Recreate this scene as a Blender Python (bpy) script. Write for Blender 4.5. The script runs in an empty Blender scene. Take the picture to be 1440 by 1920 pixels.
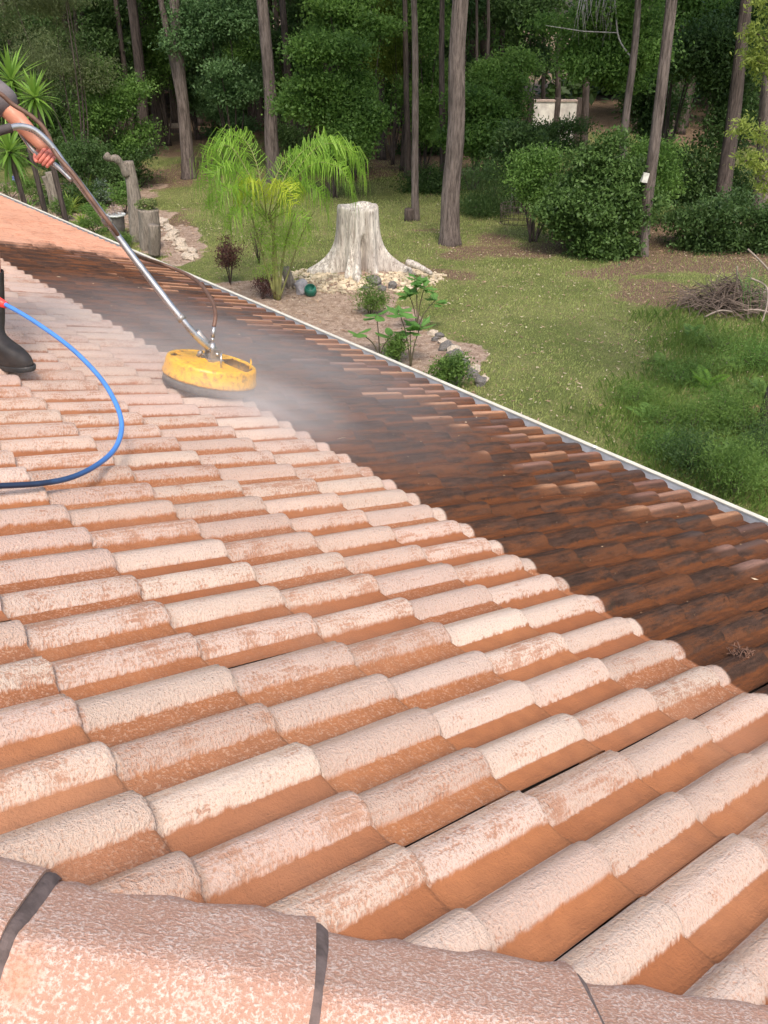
import bpy, bmesh, math, random
import numpy as np
from mathutils import Vector, Matrix
random.seed(7); np.random.seed(7)
R = math.radians
PI = math.pi
sc = bpy.context.scene
C = sc.collection

# ------------------------------------------------------------------ camera, light, exposure
CAMZ = 5.0
PITCH = R(30.81)
FPX = 1592.0
cam_d = bpy.data.cameras.new("camera"); cam = bpy.data.objects.new("camera", cam_d); C.objects.link(cam)
cam.location = (0, 0, CAMZ); cam.rotation_euler = (PI / 2 - PITCH, 0, 0)
cam_d.sensor_fit = 'VERTICAL'; cam_d.sensor_height = 24.0; cam_d.lens = FPX / 1920 * 24.0
cam_d.clip_start = 0.02; cam_d.clip_end = 2000
sc.camera = cam
SUN_EL, SUN_AZ = R(58), R(170)          # azimuth clockwise from +Y: sun stands behind the camera, veiled by thin cloud
w = bpy.data.worlds.new("World"); sc.world = w; w.use_nodes = True
nt = w.node_tree; nt.nodes.clear()
sky = nt.nodes.new('ShaderNodeTexSky'); sky.sky_type = 'NISHITA'; sky.sun_disc = False
sky.sun_elevation = SUN_EL; sky.sun_rotation = SUN_AZ; sky.air_density = 1.4; sky.dust_density = 4.0
bg = nt.nodes.new('ShaderNodeBackground'); bg.inputs[1].default_value = 0.15
wo = nt.nodes.new('ShaderNodeOutputWorld')
nt.links.new(sky.outputs[0], bg.inputs[0]); nt.links.new(bg.outputs[0], wo.inputs[0])
sd = bpy.data.lights.new("sun", 'SUN'); sd.energy = 1.5; sd.angle = R(12); sd.color = (1.0, 0.94, 0.86)
so = bpy.data.objects.new("sun", sd); C.objects.link(so)
sdir = Vector((math.sin(SUN_AZ) * math.cos(SUN_EL), math.cos(SUN_AZ) * math.cos(SUN_EL), math.sin(SUN_EL)))
so.rotation_euler = sdir.to_track_quat('Z', 'Y').to_euler(); so.location = (-8, -8, 20)
sc.view_settings.view_transform = 'Standard'; sc.view_settings.look = 'None'
sc.view_settings.exposure = 0.72; sc.view_settings.gamma = 1.0; sc.view_settings.use_curve_mapping = False
sc.cycles.use_denoising = True
sc.cycles.max_bounces = 8; sc.cycles.volume_bounces = 3; sc.cycles.transparent_max_bounces = 8
sc.cycles.volume_step_rate = 2.0; sc.cycles.volume_max_steps = 64

# ------------------------------------------------------------------ real-world layout, measured from the photograph
_th = PITCH
def ray(x, y):
    u = (x - 720) / FPX; v = (960 - y) / FPX
    return Vector((u, math.cos(_th) + v * math.sin(_th), v * math.cos(_th) - math.sin(_th)))
CAMP = Vector((0, 0, CAMZ))
def PD(x, y, depth): return CAMP + ray(x, y) * depth
def GR(x, y, z=0.0):
    r = ray(x, y); return CAMP + r * ((z - CAMZ) / r.z)
def AT(x, y, Y):
    r = ray(x, y); return CAMP + r * (Y / r.y)
def depth_of(p):
    q = p - CAMP; return q.y * math.cos(_th) - q.z * math.sin(_th)
def pix(p):
    q = p - CAMP; fw = depth_of(p); up = q.y * math.sin(_th) + q.z * math.cos(_th)
    return 720 + q.x / fw * FPX, 960 - up / fw * FPX
AZ, RP = R(39.83), R(17.92)             # roof azimuth and pitch
S = 0.15; SV = 2.246 * S                # roll spacing, tile exposure
RX = Vector((math.sin(AZ), -math.cos(AZ), 0))                                  # along a course, towards the viewer
RY = Vector((math.cos(AZ) * math.cos(RP), math.sin(AZ) * math.cos(RP), -math.sin(RP)))   # down the slope
RZ = RX.cross(RY)
DH = Vector((math.cos(AZ), math.sin(AZ), 0))
RO = Vector((-8.351, 13.339, -7.466)) * S + CAMP
def RP3(i, j, h=0.0): return RO + RX * (i * S) + RY * (j * SV) + RZ * h
def ONROOF(x, y, h=0.0):
    r = ray(x, y); t = RZ.dot(RO + RZ * h - CAMP) / RZ.dot(r); return CAMP + r * t
def lattice(p):
    q = p - RO; return q.dot(RX) / S, q.dot(RY) / SV

# ------------------------------------------------------------------ helpers
def link(o, parent=None):
    C.objects.link(o)
    if parent is not None: o.parent = parent
    return o
def empty(name, loc, label=None, cat=None, group=None, rot=None):
    o = bpy.data.objects.new(name, None); C.objects.link(o); o.location = loc
    o.empty_display_size = .1
    if rot is not None: o.rotation_euler = rot
    tag(o, label, cat, group); return o
def tag(o, label=None, cat=None, group=None, kind=None):
    if label: o['label'] = label
    if cat: o['category'] = cat
    if group: o['group'] = group
    if kind: o['kind'] = kind
    return o
def mesh(name, V, F, mat=None, smooth=True, parent=None, M=None):
    me = bpy.data.meshes.new(name)
    V = np.asarray(V, dtype=np.float32)
    me.from_pydata([tuple(map(float, v)) for v in V], [], [tuple(f) for f in F])
    if smooth and len(me.polygons): me.polygons.foreach_set('use_smooth', [True] * len(me.polygons))
    if mat:
        for m in (mat if isinstance(mat, (list, tuple)) else [mat]): me.materials.append(m)
    me.update()
    o = bpy.data.objects.new(name, me); link(o, parent)
    if M is not None: o.matrix_local = M
    return o
def quads_mesh(name, V4, mat, parent=None, rnd=None, smooth=False):
    """V4: (n,4,3) array of quads"""
    n = len(V4); me = bpy.data.meshes.new(name)
    me.vertices.add(n * 4); me.vertices.foreach_set('co', np.asarray(V4, np.float32).reshape(-1))
    me.loops.add(n * 4); me.loops.foreach_set('vertex_index', np.arange(n * 4, dtype=np.int32))
    me.polygons.add(n); me.polygons.foreach_set('loop_start', np.arange(0, n * 4, 4, dtype=np.int32))
    try: me.polygons.foreach_set('loop_total', np.full(n, 4, np.int32))
    except Exception: pass
    if rnd is not None:
        a = me.attributes.new('rnd', 'FLOAT', 'FACE'); a.data.foreach_set('value', np.asarray(rnd, np.float32))
    if mat: me.materials.append(mat)
    me.update(calc_edges=True)
    o = bpy.data.objects.new(name, me); link(o, parent); return o
def tube_vf(pts, rads, n=10, cap=True, wob=None, base=0):
    V = []; F = []
    pts = [Vector(p) for p in pts]
    up = Vector((0, 0, 1))
    t0 = (pts[1] - pts[0]).normalized()
    side = t0.cross(up) if abs(t0.dot(up)) < .95 else t0.cross(Vector((1, 0, 0)))
    side.normalize()
    for k, p in enumerate(pts):
        t = (pts[min(k + 1, len(pts) - 1)] - pts[max(k - 1, 0)]).normalized()
        side = (side - t * side.dot(t)).normalized(); b = t.cross(side)
        r = rads[k] if hasattr(rads, '__len__') else rads
        for q in range(n):
            a = 2 * PI * q / n; rr = r * (1 + (wob(a, k) if wob else 0))
            V.append(p + side * (math.cos(a) * rr) + b * (math.sin(a) * rr))
    for k in range(len(pts) - 1):
        for q in range(n):
            q2 = (q + 1) % n
            F.append((base + k * n + q, base + k * n + q2, base + (k + 1) * n + q2, base + (k + 1) * n + q))
    if cap:
        F.append(tuple(base + q for q in reversed(range(n)))); F.append(tuple(base + (len(pts) - 1) * n + q for q in range(n)))
    return V, F
class MB:
    def __init__(s): s.V = []; s.F = []
    def tube(s, pts, rads, n=10, cap=True, wob=None):
        v, f = tube_vf(pts, rads, n, cap, wob, len(s.V)); s.V += v; s.F += f; return s
    def box(s, c, h, M=None):
        b = len(s.V)
        for dz in (-1, 1):
            for dx, dy in ((-1, -1), (1, -1), (1, 1), (-1, 1)):
                p = Vector((dx * h[0], dy * h[1], dz * h[2]))
                if M: p = M @ p
                s.V.append(Vector(c) + p)
        for f in ((3, 2, 1, 0), (4, 5, 6, 7), (0, 1, 5, 4), (1, 2, 6, 5), (2, 3, 7, 6), (3, 0, 4, 7)): s.F.append(tuple(b + i for i in f))
        return s
    def lathe(s, prof, n=24, M=None, c=(0, 0, 0)):
        b = len(s.V)
        for r, z in prof:
            for q in range(n):
                a = 2 * PI * q / n; p = Vector((r * math.cos(a), r * math.sin(a), z))
                if M: p = M @ p
                s.V.append(Vector(c) + p)
        for k in range(len(prof) - 1):
            for q in range(n):
                q2 = (q + 1) % n; s.F.append((b + k * n + q, b + k * n + q2, b + (k + 1) * n + q2, b + (k + 1) * n + q))
        return s
    def build(s, name, mat, parent=None, smooth=True): return mesh(name, s.V, s.F, mat, smooth, parent)
def smooth_path(P, n=6):
    P = [Vector(p) for p in P]; out = []
    for k in range(len(P) - 1):
        p0 = P[max(k - 1, 0)]; p1 = P[k]; p2 = P[k + 1]; p3 = P[min(k + 2, len(P) - 1)]
        for q in range(n):
            t = q / n
            out.append(.5 * ((2 * p1) + (-p0 + p2) * t + (2 * p0 - 5 * p1 + 4 * p2 - p3) * t * t + (-p0 + 3 * p1 - 3 * p2 + p3) * t ** 3))
    out.append(P[-1]); return out
def vnoise(x, y, seed=0):
    x = np.asarray(x, float); y = np.asarray(y, float)
    xi = np.floor(x).astype(int); yi = np.floor(y).astype(int); fx = x - xi; fy = y - yi
    fx = fx * fx * (3 - 2 * fx); fy = fy * fy * (3 - 2 * fy)
    def h(a, b):
        v = np.sin(a * 127.1 + b * 311.7 + seed * 74.7) * 43758.5453; return v - np.floor(v)
    return (h(xi, yi) * (1 - fx) + h(xi + 1, yi) * fx) * (1 - fy) + (h(xi, yi + 1) * (1 - fx) + h(xi + 1, yi + 1) * fx) * fy

# ------------------------------------------------------------------ shader helper
class SH:
    def __init__(s, name):
        s.m = bpy.data.materials.new(name); s.m.use_nodes = True; s.t = s.m.node_tree
        s.b = s.t.nodes['Principled BSDF']; s.out = s.t.nodes['Material Output']
        s.geo = None
    def n(s, typ, **k):
        q = s.t.nodes.new(typ)
        for a, b in k.items(): setattr(q, a, b)
        return q
    def put(s, sock, v):
        if isinstance(v, bpy.types.NodeSocket): s.t.links.new(v, sock)
        elif v is not None:
            try: sock.default_value = v
            except Exception: sock.default_value = (*v, 1.0) if len(v) == 3 else v
    def math(s, op, a, b=None, c=None, clamp=False):
        q = s.n('ShaderNodeMath', operation=op); q.use_clamp = clamp
        s.put(q.inputs[0], a)
        if b is not None: s.put(q.inputs[1], b)
        if c is not None: s.put(q.inputs[2], c)
        return q.outputs[0]
    def dot(s, a, b):
        q = s.n('ShaderNodeVectorMath', operation='DOT_PRODUCT'); s.put(q.inputs[0], a); s.put(q.inputs[1], tuple(b)); return q.outputs['Value']
    def vsub(s, a, b):
        q = s.n('ShaderNodeVectorMath', operation='SUBTRACT'); s.put(q.inputs[0], a); s.put(q.inputs[1], tuple(b)); return q.outputs[0]
    def comb(s, x, y, z=0.0):
        q = s.n('ShaderNodeCombineXYZ'); s.put(q.inputs[0], x); s.put(q.inputs[1], y); s.put(q.inputs[2], z); return q.outputs[0]
    def sep(s, v):
        q = s.n('ShaderNodeSeparateXYZ'); s.put(q.inputs[0], v); return q.outputs
    def pos(s): return s.n('ShaderNodeNewGeometry').outputs['Position']
    def obj(s): return s.n('ShaderNodeTexCoord').outputs['Object']
    def scale(s, v, sx, sy=None, sz=None):
        q = s.n('ShaderNodeVectorMath', operation='MULTIPLY'); s.put(q.inputs[0], v); q.inputs[1].default_value = (sx, sx if sy is None else sy, sx if sz is None else sz); return q.outputs[0]
    def noise(s, v, sc_, det=4, rough=.6, dist=0.0):
        q = s.n('ShaderNodeTexNoise'); s.put(q.inputs['Vector'], v); q.inputs['Scale'].default_value = sc_
        q.inputs['Detail'].default_value = det; q.inputs['Roughness'].default_value = rough; q.inputs['Distortion'].default_value = dist
        return q.outputs[0]
    def voro(s, v, sc_, feat='F1', out='Distance', rand=1.0):
        q = s.n('ShaderNodeTexVoronoi', feature=feat); s.put(q.inputs['Vector'], v); q.inputs['Scale'].default_value = sc_; q.inputs['Randomness'].default_value = rand
        return q.outputs[out]
    def white(s, v):
        q = s.n('ShaderNodeTexWhiteNoise', noise_dimensions='3D'); s.put(q.inputs['Vector'], v); return q.outputs
    def rng(s, v, a, b, c=0.0, d=1.0, sm=True):
        q = s.n('ShaderNodeMapRange'); q.interpolation_type = 'SMOOTHSTEP' if sm else 'LINEAR'; q.clamp = True
        s.put(q.inputs[0], v); s.put(q.inputs[1], a); s.put(q.inputs[2], b); s.put(q.inputs[3], c); s.put(q.inputs[4], d); return q.outputs[0]
    def mix(s, f, a, b, bt='MIX'):
        q = s.n('ShaderNodeMix', data_type='RGBA', blend_type=bt); s.put(q.inputs[0], f)
        s.put(q.inputs[6], a); s.put(q.inputs[7], b); return q.outputs[2]
    def ramp(s, f, stops):
        q = s.n('ShaderNodeValToRGB'); s.put(q.inputs[0], f); e = q.color_ramp.elements
        while len(e) < len(stops): e.new(.5)
        for k, (p, c) in enumerate(stops): e[k].position = p; e[k].color = (*c, 1)
        return q.outputs[0]
    def attr(s, name):
        return s.n('ShaderNodeAttribute', attribute_name=name).outputs['Fac']
    def objrnd(s): return s.n('ShaderNodeObjectInfo').outputs['Random']
    def bump(s, h, strength=.5, dist=.01, prev=None):
        q = s.n('ShaderNodeBump'); s.put(q.inputs['Strength'], strength); q.inputs['Distance'].default_value = dist
        s.put(q.inputs['Height'], h)
        if prev is not None: s.put(q.inputs['Normal'], prev)
        return q.outputs[0]
    def fin(s, col=None, rough=None, nrm=None, spec=None, metal=None):
        if col is not None: s.put(s.b.inputs['Base Color'], col)
        if rough is not None: s.put(s.b.inputs['Roughness'], rough)
        if nrm is not None: s.put(s.b.inputs['Normal'], nrm)
        if spec is not None: s.put(s.b.inputs['Specular IOR Level'], spec)
        if metal is not None: s.put(s.b.inputs['Metallic'], metal)
        return s.m

def simple(name, col, rough=.6, var=.25, nsc=6.0, bumpd=.002, metal=0.0, bsc=60., spec=.4):
    s = SH(name); o = s.obj()
    n1 = s.noise(o, nsc, 5); dark = tuple(c * (1 - var) for c in col); lite = tuple(min(1, c * (1 + var)) for c in col)
    c = s.mix(s.rng(n1, .3, .7), dark, lite)
    return s.fin(c, s.rng(s.noise(o, nsc * 3, 3), .3, .7, max(0, rough - .1), min(1, rough + .1)), s.bump(s.noise(o, bsc, 4), .5, bumpd), spec, metal)

def m_leaf(name, dark, lite, trans=.35, rough=.55, tip=None):
    s = SH(name)
    a = s.attr('rnd'); p = s.pos()
    big = s.noise(p, 1.3, 3)
    f = s.math('ADD', s.math('MULTIPLY', a, .65), s.rng(big, .3, .7, 0, .35))
    col = s.mix(f, dark, lite)
    if tip: col = s.mix(s.rng(a, .9, .97), col, tip)
    s.fin(col, rough, None, .3)
    tr = s.n('ShaderNodeBsdfTranslucent'); s.put(tr.inputs[0], s.mix(.5, col, tuple(min(1, c * 1.6) for c in lite)))
    mx = s.n('ShaderNodeMixShader'); mx.inputs[0].default_value = trans
    s.t.links.new(s.b.outputs[0], mx.inputs[1]); s.t.links.new(tr.outputs[0], mx.inputs[2]); s.t.links.new(mx.outputs[0], s.out.inputs[0])
    return s.m

def m_bark(name, c1, c2, vs=1.0, rot=None):
    s = SH(name); o = s.obj()
    st = s.scale(o, 9 * vs, 9 * vs, .9 * vs)
    n1 = s.noise(st, 2.2, 6, .65); n2 = s.noise(st, 6.5, 4, .7); n3 = s.noise(o, 1.1, 3)
    f = s.rng(s.math('ADD', s.math('MULTIPLY', n1, .6), s.math('MULTIPLY', n2, .4)), .36, .62)
    col = s.mix(f, c1, c2)
    col = s.mix(s.rng(n3, .45, .7, 0, .45), col, tuple(c * .55 for c in c1))
    return s.fin(col, .9, s.bump(s.math('ADD', n1, s.math('MULTIPLY', n2, .5)), .9, .04), .2)

# ---- roof tile material: worn pale rolls, orange pans, an uncleaned wet strip below the cleaned courses
def m_tile(dark_only=False):
    s = SH("roof_tile_clay")
    P = s.pos(); q = s.vsub(P, RO)
    um = s.dot(q, RX); vm = s.dot(q, RY)
    u = s.math('DIVIDE', um, S); v = s.math('DIVIDE', vm, SV)
    uv = s.comb(um, vm, 0.0)
    ush = s.math('ADD', u, .27)
    tc = s.math('FLOOR', s.math('MULTIPLY', s.math('SUBTRACT', ush, 1.0), .5))
    rc = s.math('FLOOR', ush)
    vc = s.math('FLOOR', s.math('SUBTRACT', v, .035))
    rt = s.white(s.comb(tc, vc, 3.0)); rr = s.white(s.comb(rc, vc, 9.0))
    rtv, rtc = rt[0], s.sep(rt[1]); rrv, rrc = rr[0], s.sep(rr[1])
    fu = s.math('FRACT', ush)
    # textures
    gran = s.noise(uv, 150, 3, .75); speck = s.voro(uv, 120); blot = s.noise(uv, 16, 5, .65)
    off = s.comb(um, vm, s.math('MULTIPLY', rtv, 13.0))
    blot2 = s.noise(off, 9, 6, .7, .6)
    streak = s.noise(s.comb(s.math('MULTIPLY', um, 90.), s.math('MULTIPLY', vm, 9.), s.math('MULTIPLY', rrv, 7.)), 1.0, 5, .7)
    # roll / pan mask with a crumbly border
    edge = s.math('ADD', fu, s.math('MULTIPLY', s.math('SUBTRACT', s.noise(uv, 60, 4, .7), .5), s.rng(rtc[1], 0, 1, .02, .11)))
    roll = s.rng(s.math('ADD', edge, s.math('MULTIPLY', s.math('SUBTRACT', s.noise(off, 34, 5, .7), .5), .07)), .560, .60, 1, 0)
    toplight = s.rng(fu, .03, .14, .0, 1)
    # clean colours
    pan_o = s.mix(s.rng(rtv, 0, 1), (.29, .100, .038), (.36, .138, .055))
    pan_o = s.mix(s.rng(blot, .35, .7, 0, .5), pan_o, (.23, .085, .036))
    paleA = s.mix(rrc[0], (.545, .395, .32), (.65, .515, .42)); paleA = s.mix(s.rng(rrc[1], .2, .9, 0, .45), paleA, (.57, .40, .345))
    wear = s.math('ADD', s.math('MULTIPLY', blot2, .45), s.math('ADD', s.math('MULTIPLY', gran, .38), s.math('MULTIPLY', streak, .3)))
    thr = s.rng(rrc[2], 0, 1, .41, .50)
    wearm = s.rng(wear, thr, s.math('ADD', thr, .10))
    bare = s.mix(s.rng(streak, .35, .65), (.40, .20, .125), (.47, .29, .205))
    roll_c = s.mix(wearm, bare, paleA)
    roll_c = s.mix(s.math('MULTIPLY', s.rng(streak, .62, .75), .5), roll_c, (.74, .63, .54))
    fine = s.rng(s.math('ADD', s.math('MULTIPLY', gran, .6), s.math('MULTIPLY', s.noise(uv, 330, 2, .6), .4)), .40, .52, s.rng(rrc[2], 0, 1, .38, .62), 0)
    roll_c = s.mix(fine, roll_c, (.50, .27, .18))
    # soot pores
    pores = s.math('MULTIPLY', s.rng(s.noise(uv, 200, 2, .5), .60, .70), s.rng(blot, .42, .6))
    roll_c = s.mix(s.math('MULTIPLY', pores, .75), roll_c, (.18, .10, .07))
    # dirt left along the upslope part of each roll's far side and against the joint
    jn = s.math('FRACT', s.math('SUBTRACT', v, .0))
    grime = s.math('MULTIPLY', s.rng(s.math('ADD', s.math('ABSOLUTE', s.math('SUBTRACT', fu, .10)), s.math('MULTIPLY', blot, .16)), .10, .22, 1, 0), .38)
    roll_c = s.mix(grime, roll_c, (.36, .23, .14))
    gj = s.math('MULTIPLY', s.rng(s.math('ADD', jn, s.math('MULTIPLY', s.math('SUBTRACT', blot, .5), .18)), .0, .05, 1, 0), .30)
    spk_a = s.rng(s.math('ADD', rtc[2], s.math('MULTIPLY', blot2, .3)), .5, .9, .0, .62)
    spk = s.math('MULTIPLY', s.rng(s.math('ADD', s.math('MULTIPLY', gran, .7), s.math('MULTIPLY', s.noise(uv, 60, 2), .3)), .52, .58), spk_a)
    pan_c = s.mix(spk, pan_o, (.50, .31, .21))
    clean = s.mix(roll, pan_c, roll_c)
    clean = s.mix(gj, clean, (.30, .18, .12))
    clean = s.mix(s.rng(s.noise(uv, 1.1, 3), .4, .75, 0, .22), clean, (.50, .31, .21))
    # far part: redder
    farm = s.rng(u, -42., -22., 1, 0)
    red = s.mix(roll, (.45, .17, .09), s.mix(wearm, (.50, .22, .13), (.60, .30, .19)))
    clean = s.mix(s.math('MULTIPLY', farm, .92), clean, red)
    # wet, uncleaned strip
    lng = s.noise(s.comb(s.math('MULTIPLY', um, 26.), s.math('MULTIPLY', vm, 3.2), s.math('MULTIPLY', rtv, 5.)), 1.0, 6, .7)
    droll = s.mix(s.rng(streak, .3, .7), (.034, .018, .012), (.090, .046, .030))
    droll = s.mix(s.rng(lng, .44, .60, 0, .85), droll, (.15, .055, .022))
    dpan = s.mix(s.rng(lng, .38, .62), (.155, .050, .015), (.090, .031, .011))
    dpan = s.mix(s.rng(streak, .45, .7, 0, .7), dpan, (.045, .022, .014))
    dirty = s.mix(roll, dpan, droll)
    # drier rolls towards the eave, each weathered its own way
    ev = s.math('ADD', v, s.math('MULTIPLY', s.math('SUBTRACT', rrc[2], .5), 2.6))
    dry = s.rng(ev, 8.5, 9.0)
    pick = s.math('ADD', rrv, s.rng(v, 9.9, 10.1, 0, .22))
    dc = s.ramp(pick, [(0, (.045, .034, .030)), (.34, (.08, .055, .048)), (.48, (.24, .12, .09)), (.70, (.38, .21, .155)), (.80, (.46, .235, .13)), (1, (.56, .29, .17))])
    s.t.nodes[-1].color_ramp.interpolation = 'LINEAR'
    dc = s.mix(s.rng(s.math('ADD', s.math('MULTIPLY', gran, .5), s.math('MULTIPLY', streak, .5)), .45, .6, .0, .55), dc, (.13, .08, .06))
    nearside = s.rng(fu, .34, .48, 1, .15)
    dirty = s.mix(s.math('MULTIPLY', s.math('MULTIPLY', dry, roll), nearside), dirty, dc)
    moss = s.math('MULTIPLY', s.rng(s.noise(uv, 7, 5, .7), .6, .68), s.rng(gran, .4, .6))
    dirty = s.mix(s.math('MULTIPLY', moss, .6), dirty, (.035, .032, .02))
    lit = s.math('MULTIPLY', s.rng(s.voro(uv, 26), .03, .06, 1, 0), s.rng(s.noise(uv, 5, 2), .5, .6, 0, .8))
    dirty = s.mix(lit, dirty, (.42, .30, .20))
    # dark strip: starts at the cleaning line, fades softly towards the far end
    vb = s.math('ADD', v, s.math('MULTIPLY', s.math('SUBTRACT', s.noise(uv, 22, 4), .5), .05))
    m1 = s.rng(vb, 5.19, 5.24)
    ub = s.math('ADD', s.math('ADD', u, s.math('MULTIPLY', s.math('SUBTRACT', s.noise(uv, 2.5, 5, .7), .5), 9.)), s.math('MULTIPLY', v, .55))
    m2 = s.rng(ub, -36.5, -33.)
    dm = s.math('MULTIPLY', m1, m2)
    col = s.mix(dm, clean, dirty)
    dull = s.math('MULTIPLY', dm, s.math('SUBTRACT', 1.0, s.math('MULTIPLY', dry, roll)))
    rough = s.math('SUBTRACT', .88, s.math('MULTIPLY', dull, s.rng(blot, .3, .7, .10, .34)))
    h = s.math('ADD', s.math('MULTIPLY', gran, s.rng(rtc[2], 0, 1, .5, 1.)), s.math('ADD', s.math('MULTIPLY', blot2, 1.2), s.math('MULTIPLY', streak, .5)))
    nb = s.bump(h, s.rng(roll, 0, 1, .6, 1.0), .010)
    return s.fin(col, rough, nb, s.math('SUBTRACT', .35, s.math('MULTIPLY', dm, .17)))
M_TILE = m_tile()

def m_cap():
    s = SH("hip_cap_clay"); p = s.pos()
    g = s.noise(p, 165, 3, .75); g2 = s.noise(p, 260, 2, .6); b = s.noise(p, 6, 5, .6); bs = s.noise(p, 22, 4, .65)
    f = s.math('ADD', s.math('MULTIPLY', g, .6), s.math('ADD', s.math('MULTIPLY', g2, .2), s.math('MULTIPLY', s.math('SUBTRACT', b, .5), .22)))
    c = s.mix(s.rng(f, .36, .52), (.50, .28, .20), (.74, .58, .50))
    c = s.mix(s.rng(bs, .5, .8, 0, .4), c, (.46, .29, .19))
    c = s.mix(s.rng(s.math('ADD', b, s.math('MULTIPLY', g, .3)), .72, .84, 0, .6), c, (.55, .23, .12))
    return s.fin(c, .92, s.bump(s.math('ADD', g, s.math('MULTIPLY', g2, .4)), .9, .006), .25)
M_CAP = m_cap()
M_MORTAR = simple("dark_bedding_mortar", (.15, .11, .10), .85, .35, 30, .003, 0, 200)
M_CREAM = simple("cream_painted_metal", (.60, .56, .47), .45, .10, 9, .0005)
M_GUTTER = simple("gutter_inside_grey", (.48, .48, .50), .5, .25, 6, .001)
M_WALL = simple("rendered_wall", (.50, .44, .36), .9, .1, 3, .003)
M_DECK = simple("roof_sarking", (.05, .04, .035), .9)
M_YELLOW = None
def m_yellow():
    s = SH("yellow_plastic"); o = s.obj()
    n = s.noise(o, 9, 5, .7); n2 = s.noise(o, 40, 4, .7)
    c = s.mix(s.rng(n, .35, .7), (.78, .37, .012), (.86, .47, .02))
    x = s.sep(o)
    grime = s.math('MULTIPLY', s.rng(s.math('ADD', n2, s.math('MULTIPLY', n, .5)), .72, .95), .8)
    c = s.mix(grime, c, (.30, .13, .03))
    return s.fin(c, .38, s.bump(n2, .3, .002), .5)
M_YELLOW = m_yellow()
M_BLACKPL = simple("black_rubber", (.030, .028, .027), .45, .3, 12, .001)
M_BRUSH = simple("grey_brush_skirt", (.10, .095, .09), .9, .4, 60, .004)
M_STEEL = simple("brushed_aluminium", (.50, .48, .47), .32, .18, 9, .0004, .85)
M_STEELD = simple("dull_steel_fitting", (.33, .30, .28), .45, .3, 20, .001, .6)
M_HOSEBR = simple("brown_rubber_hose", (.14, .075, .05), .5, .3, 18, .001)
M_RED = simple("red_hose_coupling", (.75, .06, .05), .4, .1)
M_SKIN = simple("sunburnt_skin", (.56, .235, .15), .5, .10, 9, .001, 0, 180)
M_SHIRT = simple("grey_shirt_cloth", (.17, .145, .15), .95, .15, 14, .003, 0, 300)
M_SHORTS = simple("maroon_shorts_cloth", (.14, .03, .05), .95, .2, 14, .003, 0, 300)
M_BOOT = simple("black_gumboot_rubber", (.030, .024, .021), .55, .35, 14, .002)
M_GLOVE = simple("pink_red_glove", (.62, .20, .15), .6, .25, 40, .002)
M_HAT = simple("straw_hat", (.45, .33, .18), .9)
M_HAIR = simple("brown_hair", (.06, .035, .02), .8)
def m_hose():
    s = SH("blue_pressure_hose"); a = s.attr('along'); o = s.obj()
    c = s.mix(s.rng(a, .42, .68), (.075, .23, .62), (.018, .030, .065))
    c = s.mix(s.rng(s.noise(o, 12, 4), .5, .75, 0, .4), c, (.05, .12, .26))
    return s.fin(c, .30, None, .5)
M_HOSE = m_hose()

# ================================================================== HOUSE
house = empty('house', (RP3(-20, 3).x, RP3(-20, 3).y, 0), 'house whose orange clay tiled roof is half cleaned, in front of the garden', 'house')
HP = house.location.copy(); HPI = Matrix.Translation(-HP)
def hm(name, V, F, mat, smooth=True, parent=None):
    return mesh(name, [Vector(v) - HP for v in V], F, mat, smooth, parent or house)
ROLLH = .0295; TILT = .068
HIPB = RP3(11.30, .25)                                   # a point on the upper edge of the hip caps
HD = (RX * .7215 + RY * .825).normalized()
HPERP = HD.cross(Vector((0, 0, 1))).normalized()         # level, towards the viewer
HIPA = HIPB + HPERP * .135
def tile_vf(seed, fine=True):
    rg = random.Random(seed)
    V = []; F = []
    ss = [0, .07, .18, .34, .52, .70, .85, .95, 1.0] if fine else [0, .15, .4, .65, .9, 1.0]
    prof = []
    for r in range(2):
        hh = ROLLH * rg.uniform(.95, 1.05)
        for s in ss:
            z = -ROLLH + hh * math.sin(PI * min(max(s, .0), 1.0)) ** .62
            if r == 0 and s == 0: z = -ROLLH + .010
            if r == 0 and 0 < s < .1: z = max(z, -ROLLH + .018)
            prof.append((r - .27 + .59 * s, z))
        prof.append((r - .27 + .82, -ROLLH - .0008))
    prof[-1] = (1.645, -ROLLH); prof += [(1.700, -ROLLH + .005), (1.714, -ROLLH + .0075)]
    if fine: st = [(-SV - .06, 0), (-SV * .66, rg.uniform(-.001, .001)), (-SV * .33, rg.uniform(-.001, .001)), (-.014, 0), (-.005, -.0012), (-.0005, -.0055)]
    else: st = [(-SV - .05, 0), (0, 0)]
    n = len(prof)
    wob = [rg.uniform(-.0026, .0026) - (.008 if rg.random() < .04 else 0) for _ in prof]
    for y, dz in st:
        for k, (u, z) in enumerate(prof):
            yy = y + (wob[k] if y > -.02 else 0)
            V.append((u * S, yy, z + TILT * y + dz))
    for a in range(len(st) - 1):
        for k in range(n - 1): F.append((a * n + k, a * n + k + 1, (a + 1) * n + k + 1, (a + 1) * n + k))
    b = len(V); y, dz = st[-1]                             # thick lower end
    for k, (u, z) in enumerate(prof): V.append((u * S, y + wob[k], z + TILT * y + dz))
    for k, (u, z) in enumerate(prof): V.append((u * S, y + wob[k] - .002, max(z - .017, -ROLLH - .017)))
    for k in range(n - 1): F.append((b + k, b + k + 1, b + n + k + 1, b + n + k))
    b = len(V); u0 = prof[0][0] * S                        # far side lap edge
    V += [(u0, st[0][0], prof[0][1] + TILT * st[0][0]), (u0, 0, prof[0][1] - .003), (u0, 0, -ROLLH - .012), (u0, st[0][0], -ROLLH - .012 + TILT * st[0][0])]
    F.append((b, b + 1, b + 2, b + 3))
    return V, F
tile_protos = []
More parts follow.
